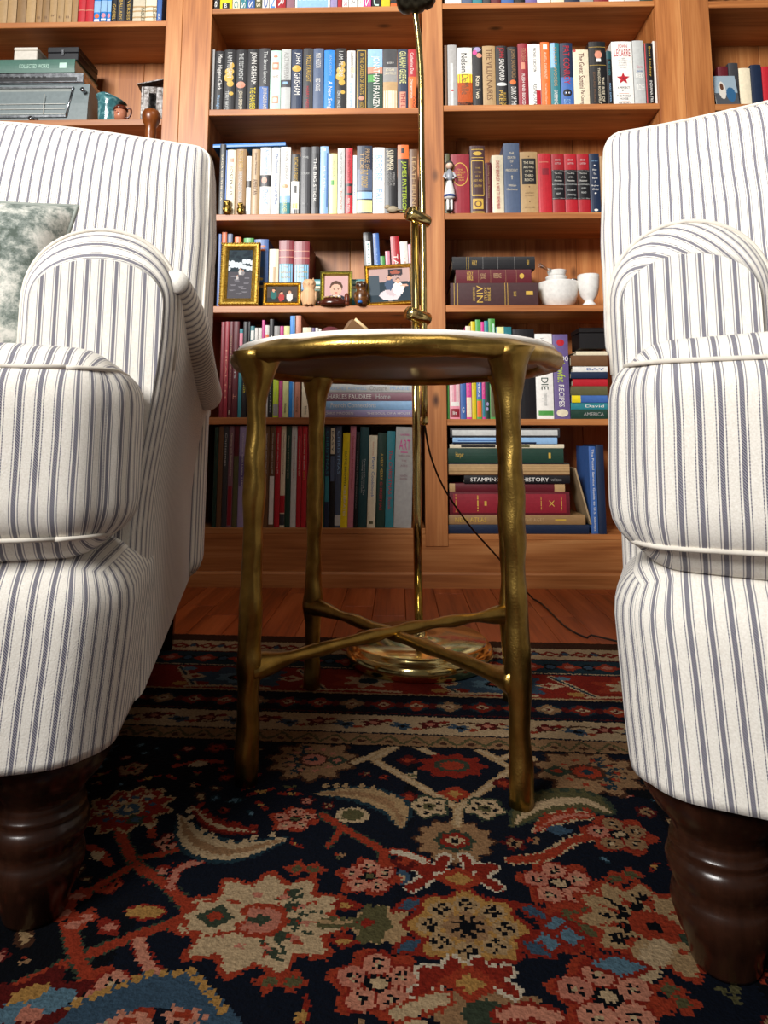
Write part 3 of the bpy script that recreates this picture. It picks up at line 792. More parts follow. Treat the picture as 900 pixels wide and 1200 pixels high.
# throw pillow on the left chair
def pillow_mat():
    t = NT('leafy_print'); tc = t.n('ShaderNodeTexCoord')
    n1 = t.n('ShaderNodeTexNoise'); n1.inputs['Scale'].default_value = 75; n1.inputs['Detail'].default_value = 8; n1.inputs['Roughness'].default_value = .75; t.l(tc.outputs['Object'], n1.inputs['Vector'])
    n2 = t.n('ShaderNodeTexNoise'); n2.inputs['Scale'].default_value = 16; t.l(tc.outputs['Object'], n2.inputs['Vector'])
    f = t.math('MULTIPLY_ADD', n2.outputs['Fac'], .7, t.math('MULTIPLY', n1.outputs['Fac'], .8))
    t.l(t.ramp(f, [(.60, lin('4d5850')), (.70, lin('77807a')), (.78, lin('a9aca4')), (.87, lin('d0cec6'))]), t.b.inputs['Base Color']); t.set(Roughness=.9); return t.m
pc = ch_l.matrix_basis @ Vector((.030, .375, .552))
pl = empty('throw_pillow', pc, rzl, 'grey green leafy print throw pillow leaning in the left armchair', 'pillow')
mb = MB(); nn = 22; vs = []; fs = []
hw, hh, th = .18, .130, .062
for s in (1, -1):
    o = len(vs)
    for j in range(nn+1):
        for i in range(nn+1):
            u, v = -1+2*i/nn, -1+2*j/nn
            px_ = hw*u*(1-.07*(1-v*v)); pz_ = hh*v*(1-.07*(1-u*u)); py_ = -s*th*((1-u**4)*(1-v**4))**.55
            vs.append((px_, py_+pz_*.32, pz_+.13+px_*-.04))
    for j in range(nn):
        for i in range(nn):
            q = (o+j*(nn+1)+i, o+j*(nn+1)+i+1, o+(j+1)*(nn+1)+i+1, o+(j+1)*(nn+1)+i); fs.append(q if s > 0 else q[::-1])
mb.add(vs, fs, None, True); mb.build('pillow_cover', pillow_mat(), pl)
edge = [vs[i] for i in range(nn+1)]+[vs[j*(nn+1)+nn] for j in range(1, nn+1)]+[vs[nn*(nn+1)+i] for i in range(nn-1, -1, -1)]+[vs[j*(nn+1)] for j in range(nn-1, -1, -1)]
MB().tube(edge, .0035, 6).build('seam', plain('8d938c', .9), pl)

# ================================================================ SIDE TABLE
tb_c = Vector((-.003, 1.082, 0)); TR = .259
tbl = empty('side_table', tb_c, 0, 'round side table with hammered antique brass legs and a white top', 'table')
legs_w = [(-.197, .936), (.148, .890), (-.155, 1.275), (.190, 1.228)]
LG = [(x-tb_c.x, y-tb_c.y) for x, y in legs_w]
zr = at(462, 403, tb_c.y-TR+.01).z           # height of the ring
def hammer(seed):
    def j(i, k, L):
        f = k//4; u = ((k % 4)-1.5)/2.0                     # four hammered flats with long scooped facets
        s_ = .5+.5*math.cos(2*math.pi*(L/(.075+.012*math.sin(f*2.1+seed))+f*.37+seed*.21))
        return 1.04-.20*s_*(1-u*u)+.05*mnoise.noise(Vector((L*40, k*1.1, seed)))
    return j
# ring
mb = MB(); ns, nt_ = 120, 12; vs = []; fs = []
for i in range(ns):
    a = 2*math.pi*i/ns
    for k in range(nt_):
        b = 2*math.pi*k/nt_; jt = 1+.20*mnoise.noise(Vector((math.cos(a)*5, math.sin(a)*5, k*.7)))+.06*mnoise.noise(Vector((math.cos(a)*16, math.sin(a)*16, k*1.5)))
        rr_ = TR-.020+.020*math.cos(b)*jt
        vs.append((rr_*math.cos(a), rr_*math.sin(a), zr+.0145*math.sin(b)*jt))
for i in range(ns):
    for k in range(nt_):
        i2, k2 = (i+1) % ns, (k+1) % nt_; fs.append((i*nt_+k, i2*nt_+k, i2*nt_+k2, i*nt_+k2))
mb.add(vs, fs, None, True); mb.build('ring', M_ANT, tbl)
def enamel():
    t = NT('white_enamel'); t.set(Base_Color=(.86, .85, .83, 1), Roughness=.18, Coat_Weight=.4)
    tc = t.n('ShaderNodeTexCoord'); nz = t.n('ShaderNodeTexNoise'); nz.inputs['Scale'].default_value = 12; t.l(tc.outputs['Object'], nz.inputs['Vector'])
    t.l(t.ramp(nz.outputs['Fac'], [(.35, lin('e4e1db')), (.65, lin('f2f0ec'))]), t.b.inputs['Base Color']); return t.m
MB().lathe([(1e-5, zr+.006), (TR-.018, zr+.006), (TR-.012, zr+.012), (TR-.011, zr+.017), (TR-.013, zr+.0195), (TR-.017, zr+.0195), (TR-.020, zr+.015), (1e-5, zr+.0145)], 96).build('table_top', enamel(), tbl)
MB().lathe([(1e-5, zr-.006), (TR-.03, zr-.005), (TR-.03, zr+.004), (1e-5, zr+.004)], 64).build('top_underside', plain('8a7468', .35), tbl)
ZX = .150
for i, (x, y) in enumerate(LG):
    rr_ = math.hypot(x, y); ux, uy = x/rr_, y/rr_
    top = Vector((ux*(TR-.020), uy*(TR-.020), zr+.002))
    pts = []; rad = []; n = 46
    for k in range(n+1):
        t = k/n; z = RZ+(zr+.002-RZ)*t
        p = Vector((x, y, 0)).lerp(Vector((top.x, top.y, 0)), t**1.5); pts.append((p.x, p.y, z))
        r = .0143+.0013*math.sin(k*.45+i)
        if t > .86: r += ((t-.86)/.14)**2*.020
        if abs(z-ZX) < .03: r += .004*(1-abs(z-ZX)/.03)
        rad.append(r)
    MB().tube(pts, rad, 16, hammer(i+1)).build('leg', M_ANT, tbl)
for i, (a, b) in enumerate(((0, 3), (1, 2))):
    A = Vector((*LG[a], ZX-.002)); B = Vector((*LG[b], ZX-.002)); n = 40; pts = []; rad = []
    for k in range(n+1):
        t = k/n; p = A.lerp(B, t); p.z += .006*math.sin(math.pi*t)+(.004 if i == 0 else -.003)*math.sin(math.pi*t)
        e = min(t, 1-t); pts.append(p); rad.append(.0088+.011*max(0, 1-e/.16)**1.6+.0012*math.sin(k*.9+i))
    MB().tube(pts, rad, 16, hammer(9+i)).build('stretcher', M_ANT, tbl)

# trinket on the table top
tp = at(418, 384, tb_c.y-.12); zz = zr+.015
tr = empty('trinket', (tp.x, tp.y-.04, zz), R(20), 'small folded brown and dark red leather trinket on the white table top', 'trinket')
mb = MB(); mb.add([(-.022, -.014, 0), (.02, -.014, 0), (.022, .014, 0), (-.02, .014, 0), (-.006, -.012, .024), (.018, -.012, .006), (.018, .012, .008), (-.004, .012, .026)],
    [(3, 2, 1, 0), (4, 5, 6, 7), (0, 1, 5, 4), (1, 2, 6, 5), (2, 3, 7, 6), (3, 0, 4, 7)]); mb.build('folded_case', plain('7a5a3c', .5), tr)
MB().ball((-.028, 0, .008), .009, 1.3, 1, .9).ball((-.036, .004, .006), .006).build('tassel', plain('5a1420', .7), tr)
MB().tube([(-.004, -.0135, .024), (.018, -.0135, .007)], .0018, 6).tube([(.018, -.0135, .007), (.021, -.0145, .002)], .0018, 6).build('trim', plain('d8b98a', .4), tr)

tr.scale = (1.2, 1.2, 1.2)
# ================================================================ FLOOR LAMP
lb = flr(491, 770); lb.y = 1.440; lb.x = at(491, 700, 1.44).x; LY = lb.y
lamp = empty('floor_lamp', (lb.x, LY, RZ), 0, 'polished brass pharmacy floor lamp with round base behind the side table', 'lamp')
LX = lambda px, py: at(px, py, LY).x-lb.x
LZ = lambda px, py: at(px, py, LY).z-RZ
MB().lathe([(.140, 0), (.146, .003), (.148, .010), (.147, .022), (.142, .029), (.138, .030), (.137, .036), (.132, .040), (.060, .043), (.020, .045), (.014, .052), (.011, .066), (1e-5, .067)], 72).build('base', M_BRASS, lamp)
x1 = LX(487, 500); x2 = LX(497, 400)
MB().tube([(0, 0, .03), (x1*.5, 0, LZ(487, 600)), (x1, 0, LZ(487, 243))], .0088, 20).build('pole', M_BRASS, lamp)
zfin = LZ(497, 492)
pt = [(x2, .004, zfin), (x2, .004, LZ(494, 300)), (LX(494, 160), .004, LZ(494, 160)), (LX(493.5, 90), .004, LZ(493.5, 90)), (LX(491, 50), .004, LZ(491, 50)), (LX(487, 18), .0, LZ(487, 18)), (LX(482, -20), -.02, LZ(482, -20))]
MB().tube(cat_pts(pt, 8), .0068, 16).build('sliding_rod', M_BRASS, lamp)
MB().lathe([(1e-5, -.012), (.007, -.010), (.0085, -.004), (.007, .002), (.0075, .005), (.0055, .009), (.0055, .014)], 16, (x2, .004, zfin)).build('finial', M_BRASS, lamp)
for (cx, cy) in ((490, 256), (490, 371)):
    c = Vector((LX(cx, cy), -.004, LZ(cx, cy))); ax = Vector((.74, .66, -.14)).normalized()
    rot = Vector((0, 0, 1)).rotation_difference(ax).to_matrix()
    cl = MB().lathe([(1e-5, -.030), (.0135, -.030), (.0145, -.028), (.0145, .026), (.0135, .028), (1e-5, .028)], 24, c, rot).build('clamp', M_BRASS, lamp)
    MB().lathe([(1e-5, -.0315), (.0025, -.0315), (.0025, -.029)], 12, c, rot).build('screw', M_DARKMET, cl)
hx, hz = LX(487, 2), LZ(487, 2)
mb = MB(); rot = Matrix.Rotation(R(82), 3, 'Y') @ Matrix.Rotation(R(10), 3, 'X')
mb.lathe([(1e-5, -.034), (.012, -.033), (.020, -.026), (.023, -.016), (.021, -.012), (.024, -.008), (.025, 0), (.024, .008), (.021, .012), (.023, .016), (.020, .026), (.012, .033), (1e-5, .034)], 28, (hx, -.012, hz), rot)
mb.v = [(hx+(x-hx)*1.3, -.012+(y+.012)*1.3, hz+(z-hz)*1.3) for x, y, z in mb.v]; mb.build('swivel', M_DARKMET, lamp)
mb = MB(); mb.lathe([(.020, .0), (.024, .03), (.05, .07), (.085, .12), (.088, .121), (.054, .068), (.028, .028), (.022, -.002)], 40, (hx-.03, -.05, hz+.03)); mb.build('lamp_shade', M_DARKMET, lamp)
# cord
f1 = flr(625, 702, .004); f2 = flr(668, 738, .004); f3 = flr(712, 753, .004)
cp = [(lb.x+x2, LY+.004, zfin-.004), at(505, 535, LY+.06), at(522, 575, LY+.16), at(552, 618, LY+.27), at(585, 655, LY+.36), f1, f2, f3, (f3.x+.12, f3.y-.10, .011), (f3.x+.3, f3.y-.15, .011)]
cpt = cat_pts(cp, 8); cpt = [Vector((q.x, q.y, max(q.z, .0115 if q.y < 1.60 else .0032))) for q in cpt]
cord = MB().tube(cpt, .0022, 8).build('power_cord', plain('1c1410', .45))
tag(cord, 'thin dark power cord hanging from the brass lamp to the floor', 'cord')

# ================================================================ BOOKS
PAL = dict(k=('black', '17161a'), c=('charcoal', '3a3a3e'), w=('white', 'e9e6e0'), i=('cream', 'e2d6ba'), g=('grey', '9c9a98'), l=('pale grey', 'c9cbc9'), r=('red', 'b3202c'), m=('maroon', '5d1a24'),
    d=('dark red', '8c2230'), o=('orange', 'e0692a'), y=('yellow', 'e6cf1c'), u=('bright blue', '1f7fd0'), b=('blue', '3f66a8'), n=('navy', '1c2a44'), s=('sky blue', '8fb8e0'), t=('teal', '2f7f8a'),
    e=('dark green', '1e3d32'), v=('green', '4f9a4a'), p=('purple', '6a5a8c'), q=('pink', 'd98a9c'), a=('tan', 'b59468'), f=('brown', '6b4a30'), h=('magenta', 'c43a86'), z=('slate blue', '4f5d78'),
    x=('mint green', 'bfe3d2'), j=('lime green', 'b8cf35'), G=('gold', 'c9a445'), S=('salmon', 'cf8a72'), O=('olive', '5c5a3c'), T=('dark teal', '1d4a50'), L=('lavender', '9c8fb8'), M=('mauve', '8c6470'), B=('light brown', '9a7850'), P=('pale yellow', 'e0e09a'), N=('dark brown', '42282a'))
ORD = 'first second third fourth fifth sixth seventh eighth ninth tenth eleventh twelfth thirteenth fourteenth fifteenth sixteenth seventeenth eighteenth nineteenth twentieth'.split()
def ordn(i):
    return ORD[i] if i < 20 else 'twenty-'+ORD[i-20] if i < 29 else 'thirtieth' if i == 29 else 'thirty-'+ORD[i-30]
M_PAGES = plain('d9cdb2', .85)
SAG = .07
def spine_y(x, w): return -min(SAG*w, .0025)*(1-(2*x/w)**2)
def make_book(root, w, h, d, col, items, soft=False):
    t = min(.0022, w*.12); rough = .38
    xs = [-.5, -.38, -.2, 0, .2, .38, .5]
    out = [(-w/2, d)]+[(x*w, spine_y(x*w, w)) for x in xs]+[(w/2, d)]
    inn = [(-w/2+t, d)]+[(x*(w-2*t), t+spine_y(x*w, w)*.6) for x in xs]+[(w/2-t, d)]
    n = len(out); vs = [(*p, 0) for p in out]+[(*p, h) for p in out]+[(*p, 0) for p in inn]+[(*p, h) for p in inn]
    fs = []
    for k in range(n-1):
        fs += [(k, k+1, n+k+1, n+k), (2*n+k+1, 2*n+k, 3*n+k, 3*n+k+1), (n+k, n+k+1, 3*n+k+1, 3*n+k), (k+1, k, 2*n+k, 2*n+k+1)]
    fs += [(0, n, 3*n, 2*n), (n-1, 2*n+n-1, 3*n+n-1, n+n-1)]
    MB().add(vs, fs).build('cover', plain(col, rough), root)
    e = .0015 if soft else .003
    MB().box(-w/2+t, w/2-t, t+.0005, d-e, e, h-e).build('pages', M_PAGES, root)
    for it in items:
        hexc = PAL[it['c']][1] if it['c'] in PAL else it['c']
        if it['k'] == '#':
            x0, x1 = it.get('x', (0, 1)); x0, x1 = (x0-.5)*w*.995, (x1-.5)*w*.995; z1, z0 = h*(1-it['a']), h*(1-it['b'])
            m = 7; vv = []
            for q in range(m):
                x = x0+(x1-x0)*q/(m-1); y = spine_y(x, w)-.0003
                vv += [(x, y, z0), (x, y, z1)]
            MB().add(vv, [(2*q, 2*q+2, 2*q+3, 2*q+1) for q in range(m-1)]).build('spine_band', plain(hexc, rough), root)
        elif it['k'] == 'o':                                   # oval or round ornament
            cx, cz = (it['x'][0]-.5)*w, h*(1-it['a']); ro, ri = it['x'][1]*w, it['b']*h; vv = [(cx, spine_y(cx, w)-.0005, cz)]
            for q in range(20):
                a = 2*math.pi*q/20; x = cx+ro*math.cos(a); vv.append((x, spine_y(max(-w/2, min(w/2, x)), w)-.0005, cz+ri*math.sin(a)))
            MB().add(vv, [(0, 1+q, 1+(q+1) % 20) for q in range(20)]).build('ornament', plain(hexc, rough), root)
        elif it['k'] == '*':                                   # star
            cz = h*(1-it['a']); rr_ = it['b']*h; vv = [(0, spine_y(0, w)-.0007, cz)]
            for q in range(10):
                a = math.pi/2+math.pi*q/5; ra = rr_ if q % 2 == 0 else rr_*.42; x = ra*math.cos(a); vv.append((x, spine_y(x, w)-.0007, cz+ra*math.sin(a)))
            MB().add(vv, [(0, 1+q, 1+(q+1) % 10) for q in range(10)]).build('star', plain(hexc, rough), root)
        else:
            V, F = glyphs(it['s']); V = V.copy()
            if it['k'] == 'h':                                  # across the spine
                x0, x1 = it['x']; X = (x0+(x1-x0)*V[:, 0]-.5)*w; Z = h*(1-it['b'])+V[:, 1]*h*(it['b']-it['a'])
            else:                                               # running down the spine
                x0, x1 = it['x']; X = (x0+(x1-x0)*V[:, 1]-.5)*w; Z = h*(1-it['a'])-V[:, 0]*h*(it['b']-it['a'])
            vv = [(float(x), spine_y(float(x), w)-.0009, float(z)) for x, z in zip(X, Z)]
            MB().add(vv, F).build('spine_lettering', plain(hexc, .5), root)
def parse_items(spec):
    """'#c a b [x0 x1]' band, 'v:TEXT c a b [x0 x1]' down, 'h:TEXT c a b [x0 x1]' across, 'oc a b x r' oval, '*c a r' star"""
    out = []
    for s in [q.strip() for q in spec.split(';') if q.strip()]:
        if s[0] in '#o*':
            f = s[1:].split(); it = dict(k=s[0], c=f[0], a=float(f[1]), b=float(f[2]))
            if len(f) > 3: it['x'] = (float(f[3]), float(f[4]))
        else:
            k, rest = s.split(':', 1); txt, rest = rest.rsplit('|', 1); f = rest.split()
            it = dict(k=k, s=txt, c=f[0], a=float(f[1]), b=float(f[2]), x=(float(f[3]), float(f[4])) if len(f) > 3 else (.2, .8))
        out.append(it)
    return out
def look(ck, items):
    s = PAL[ck][0]+' book'
    for it in items:
        if it['k'] in 'vh': return s+' with '+PAL[it['c']][0]+' lettering'
    for it in items:
        if it['k'] == '#' and it['c'] != ck: return s+' with a '+PAL[it['c']][0]+' band'
    return s
RB = random.Random(21)
def row(rows, zshelf, place, group, yoff=.012, lean=0.0, dmax=.165, soft=False):
    prev = None
    for i, line in enumerate(r_ for r_ in rows.strip().split('\n')):
        head, _, spec = line.partition('/')
        f = head.split(); x0, x1, top = map(float, f[:3]); ck = f[3]; Y = BF+yoff+RB.random()*.006
        if len(f) > 4: Y += float(f[4])
        ym = (top+zshelf[1])/2
        X0, X1 = at(x0, ym, Y).x, at(x1, ym, Y).x; lo_, hi_ = min(((XL0, XL1), (XA0, XA1), (XB0, XB1), (XR0, XR1)), key=lambda q: abs((X0+X1)/2-(q[0]+q[1])/2)); X1 = min(X1, hi_-.001); X0 = max(X0, lo_+.001 if prev is None else prev+.0003); wd = max(X1-X0-.0005, .003); prev = X1
        h = at((x0+x1)/2, top, Y).z-zshelf[0]-.001
        items = parse_items(spec)
        lk = look(ck, items)
        root = empty('book', ((X0+X1)/2-.5*lean*h, Y, zshelf[0]+.0005), 0, lk+', '+ordn(i)+' from left, '+place, 'book', group)
        root.rotation_euler = (0, lean, 0)
        col = '#'+PAL[ck][1]
        c = [int(PAL[ck][1][q:q+2], 16) for q in (0, 2, 4)]; k = RB.uniform(.9, 1.08)
        col = ''.join('%02x' % max(4, min(250, int(v*k))) for v in c)
        make_book(root, wd, h, min(dmax, h*.74), col, items, soft)
# ---- bay left of the lamp
row('''247 258.5 -60 k / v:Deirdre|w .2 .96
259 273 -66 y / #k .9 .98 .2 .8 ; h:B|w .91 .97 .4 .6 ; v:ATLAS|k .2 .8
273.5 282 -58 i / v:WANING|t .2 .97
282.3 290 -62 t / v:SECRETS|w .1 .97
290.5 299.5 -60 b / v:SISTERS|w .1 .97
300 307.6 -64 O / v:GARDENS|i .2 .97
308 316 -57 w / v:ISLAND|b .1 .97
316.5 324.5 -60 w / v:OCEAN|u .1 .97
325 335.5 -66 r / v:TUDOR|w .2 .96
336 346 -55 M
346.5 387 -63 w / #s .72 .98 .05 .95 ; #w .80 .86 .1 .9
387.5 395.5 -58 L
396 401 -60 r
401.5 408.5 -64 w / v:FRIENDS|q .2 .96
409 418.5 -62 w / v:SUMMER|g .2 .95
419 426 -66 w / v:HOME|S .2 .95
426.5 435 -55 h / v:BLISS|w .2 .97
436 446 -60 k / v:ZULU|x .3 .97
447 457 -61 y / v:GARDEN|k .1 .7
457.5 465 -60 o / #k .86 .92
465.5 471.5 -58 j
472 480 -60 c
480.5 489 -58 d''', (SA[0], 9), 'top shelf left of lamp', 'books on the top shelf left of the lamp')
row('''245.5 251 58 g
251.5 261.5 60 k / v:Mary Higgins Clark|w .06 .66 .3 .85 ; v:Moonlight|s .75 .98 .3 .7
262 275.5 58.5 k / oG .26 .05 .7 .2 ; oG .36 .06 .5 .4 ; oG .46 .07 .45 .42 ; oG .56 .05 .6 .3 ; oG .72 .03 .7 .2 ; v:I AM PILGRIM|l .05 .46 .3 .72 ; v:TERRY HAYES|l .68 .99 .2 .5
276 289 58.5 k / v:THE TESTAMENT|l .06 .5 .3 .7 ; oS .58 .055 .5 .4 ; v:JOHN GRISHAM|i .68 .99 .25 .7
289.5 302.5 58 k / v:JOHN GRISHAM|w .05 .58 .25 .85 ; v:THE CHAMBER|y .63 .99 .3 .8
303 316 57 c / v:The Street Lawyer|l .05 .58 .35 .8 ; #b .62 .99 .1 .9 ; v:JOHN GRISHAM|i .64 .98 .35 .8
316.5 329 59.5 x / #w .34 .74 .12 .88 ; oS .1 .02 .5 .2 ; #S .2 .32 .2 .8 ; #S .77 .88 .2 .8 ; #x .23 .29 .3 .7 ; #x .79 .85 .3 .7 ; h:THE WEST|f .42 .46 .2 .8
329.3 340.7 58 l / v:ALICE HOFFMAN|g .05 .5 .3 .8 ; #c .51 .63 ; #s .54 .58 .2 .7
341.2 354 58.5 n / v:JOHN|w .05 .24 .3 .85 ; oG .315 .055 .5 .42 ; v:GRISHAM|w .39 .75 .3 .85
355 366.5 57 c / v:MOLLY RAUGHT|G .12 .55 .35 .85 ; v:HARRY WEISS|r .62 .98 .35 .65
367 379 57 z / v:MARK HADDON|w .08 .32 .25 .75 ; v:RED HOUSE|w .49 .70 .25 .7
379.7 392 59 u / v:JAN KARON|s .07 .43 .4 .75 ; v:A New Song|w .53 .99 .3 .8
393 405.8 57 k / oG .26 .05 .7 .2 ; oG .36 .06 .5 .4 ; oG .46 .07 .45 .42 ; oG .56 .05 .6 .3 ; oG .72 .03 .7 .2 ; v:I AM PILGRIM|l .05 .46 .3 .72 ; v:TERRY HAYES|l .68 .99 .2 .5
406.6 416.4 59.5 w / v:GARRISON KEILLOR|g .03 .47 .4 .75 ; oi .33 .05 .7 .25 ; v:Good Poems|s .55 .97 .35 .7
417.3 430 58 k / #G .02 .99 .08 .14 ; #G .02 .99 .86 .92 ; #G .02 .03 .08 .92 ; v:IN THE GARDEN OF BEASTS|G .07 .76 .38 .68 ; oS .82 .035 .5 .25 ; v:LARSON|G .88 .99 .35 .7
430.7 448.3 58 s / #S .30 .41 ; #e .41 1 ; #v .43 .55 .02 .5 ; v:JONATHAN FRANZEN|w .12 .99 .25 .8
448.8 465.6 58 g / #a .55 .99 ; #i .70 .99 .05 .95 ; #c .0 .3 ; h:THE STORY OF|w .22 .25 .25 .75 ; h:EDGAR|i .33 .37 .2 .8 ; h:SAWTELLE|i .39 .43 .1 .9
466 477.8 58 n / v:GRAHAM GREENE|P .04 .58 .2 .85 ; #S .72 .99 .2 .8 ; v:THE L|d .74 .98 .3 .75
478.3 487.5 58 r / #o .46 1 ; v:Catherine Dun|w .06 .42 .3 .7 ; v:Dangerous|w .5 .82 .25 .6 ; v:DOGS|k .8 .99 .55 .9''', (SA[1], 127.5), 'second shelf left of lamp', 'books on the second shelf left of the lamp')
row('''257 263.8 169 k / v:SAGA OF THE SEA|i .15 .8 .3 .6
264 265.6 176 b
265.8 275.4 175.7 i / #S .13 .19 .25 .8 ; v:JOSEPHUS|c .25 .70 .3 .7
275.8 288.3 175 B / v:PHILIP ROTH|G .03 .32 .25 .7 ; v:THE PLOT AGAINST AMERICA|l .34 .78 .3 .65
288.7 294.2 183 w / #k .42 .53 ; v:La Grande|g .05 .4 .35 .65
294.6 304.2 175 a / v:James Michener|f .05 .4 .35 .65 ; v:AMERICAN|f .46 .70 .2 .75
304.6 317.6 173 w / v:A Common Life|s .03 .4 .4 .75 ; #k .41 .58 ; oS .49 .05 .4 .25 ; v:Dean Smith|s .63 .98 .3 .75
318 327.8 173 l / v:The Greatest Love Letters of All Time|b .1 .85 .45 .75
328.2 340.3 172.4 w / #t .82 1 ; #s .72 .82 ; v:JOHN GRISHAM|g .06 .48 .35 .75 ; oa .58 .03 .5 .3 ; v:BLEACHERS|P .78 .97 .35 .7
340.8 351 181 k / #w .45 .98 .05 .95 ; v:NICHOLAS SPARKS|G .05 .44 .3 .8 ; #k .52 .64 .3 .7 ; #y .81 .90 .1 .85 ; #k .91 .98 .1 .9
352 363.8 172.4 c / h:DUN CAMEL|l .14 .17 .2 .8 ; h:OUR LADY|l .38 .41 .1 .9 ; oc .85 .03 .5 .3
364.7 374 171.7 c / #k .1 .9 .1 .9 ; v:THE BIG STICK|w .17 .82 .3 .65
375 384.7 171.5 s / #w .03 .07 .4 .65 ; #b .1 .9 .8 .95 ; v:Mrs Miller|w .3 .7 .4 .65
385 395 180 P / #v .44 .52 .25 .65 ; v:MISS JULIA|g .1 .38 .4 .7
395.6 403.9 174 l / v:THE WHITE TIGER|g .05 .6 .3 .6 ; v:NOVEL|S .65 .95 .35 .65
404.7 413 173.7 r / v:THE INNOCENTS|d .05 .5 .3 .7 ; #k .54 .72 ; #r .58 .68 .25 .85 ; v:MARK TWAIN|w .76 .97 .3 .65
413.7 418 182 w / v:EARLY|b .5 .8 .3 .6
418.3 436.2 171 n / #z .35 .66 ; #s .68 .78 ; #P .80 .98 ; v:PRINCE OF|a .05 .35 .52 .85 ; v:TIDES|a .1 .42 .2 .45 ; v:PAT CONROY|G .36 .62 .28 .72
436.8 450.7 173 w / v:BEFORE|s .12 .5 .2 .8 ; v:THE|l .52 .6 .3 .7 ; v:FALL|s .63 .86 .25 .8
451 465.8 174 k / v:SUMMER|i .03 .34 .12 .7 ; v:EIGHT STORIES BY MASTERS|g .36 .57 .15 .8
466 479 170 k / #o .0 .20 ; #k .05 .12 .3 .6 ; v:JAMES PATTERSON|j .24 .97 .3 .8
480 489.5 175 f / v:LEATHERING|a .12 .95 .3 .75''', (SA[2], 250), 'third shelf left of lamp', 'books on the third shelf left of the lamp')
row('''255 258.5 274 b .05
259 265 272 o .05
265.5 271.7 274 z .05
274 281.5 277.6 o .05
284.7 296.5 279 v .05
297 314 280.5 b .05 / #o .09 .12 .4 .8 ; #o .14 .17 .4 .8 ; #z .40 .52 .3 .7 ; oG .57 .02 .5 .2 ; #n .62 .98 .1 .9 ; #a .66 .70 .3 .8
315 326.2 292 i .05 / #a .3 .6 .4 .7
326.5 343.6 281.7 d .05 / #t .34 .97 .03 .97 ; #s .35 .96 .06 .94 ; #S .14 .15 ; #S .24 .25 ; h:THE|G .38 .40 .35 .65 ; h:GREAT|G .45 .48 .15 .85 ; h:IDEAS|G .52 .55 .2 .8 ; h:VOLUME|G .68 .71 .25 .75
344.6 362.4 283 d .05 / #t .34 .97 .03 .97 ; #s .35 .96 .06 .94 ; #S .14 .15 ; #S .24 .25 ; h:THE|G .38 .40 .35 .65 ; h:COLUMBIA|G .44 .47 .1 .9 ; h:DESK BOOK|G .51 .54 .2 .8 ; h:ENGLISH|G .60 .63 .15 .85''', (SA[3], 358), 'fourth shelf left of lamp', 'books behind the picture frames', dmax=.165)
row('''427.5 438.3 272 k .07 / #w .12 .8 .25 .75 ; v:BURLEY|t .15 .6 .4 .6
439 446 273 b .06 / #n .05 .95 .1 .25 ; v:SONGS|s .2 .7 .4 .6
447 452.5 300 v .06
453 458.5 294 q .06
459.5 470 277 r .06 / v:TABLE FOLLY|w .25 .98 .25 .75
470.5 479.5 283 w .06 / v:LEADOUT|S .25 .7 .35 .65
480 486 286 q .06''', (SA[3], 358), 'fourth shelf beside lamp pole', 'books behind the framed photo by the lamp', lean=R(-3), dmax=.12)
row('''258 262.4 377 d
262.6 267.4 376.6 d / v:HEALTH|S .3 .8 .3 .7
268 272.2 376.6 m / v:COUNTRY BAKING|a .15 .7 .35 .65 ; h:B|i .93 .97 .3 .7
272.5 279.3 376.6 m / v:SPORTS|l .3 .6 .3 .6 ; h:H|S .76 .81 .2 .8
279.6 283.6 385 t / #q .05 .2
284 289.6 376.8 k / v:CALCULATOR|y .45 .75 .3 .7
290 292 376.8 k
292.3 297.2 382 t / #S .2 .5 .1 .9 ; #w .05 .15 .1 .9
297.5 301.3 384 w
301.6 305.8 384 w
306 309.3 375 h
309.6 314.6 381 w / #o .1 .35 .1 .9
315 320 374 k / #w .17 .2 .3 .7 ; v:THE KITCHEN|l .55 .95 .4 .6
320.4 327 382 j / #g .0 .3 ; #g .86 .98 .05 .95 ; v:Garden Spaces|P .55 .85 .3 .6
327.4 331.6 382 h / v:ACCESSORIES|q .55 .85 .3 .6
331.8 338.8 382 P / v:House|O .85 .95 .3 .7
339.2 345 370 u / #s .0 1 .7 .98 ; v:Italian|w .45 .63 .3 .65
345.3 352.2 369.7 S / v:Cooking|f .8 .95 .3 .7
354 364.4 383.6 i / v:Home|O .88 .97 .35 .6
364.8 368.8 384 p
369 372.2 384 w
372.6 376 385 w''', (SA[4], 489), 'fifth shelf left of lamp', 'books on the fifth shelf left of the lamp', dmax=.2)
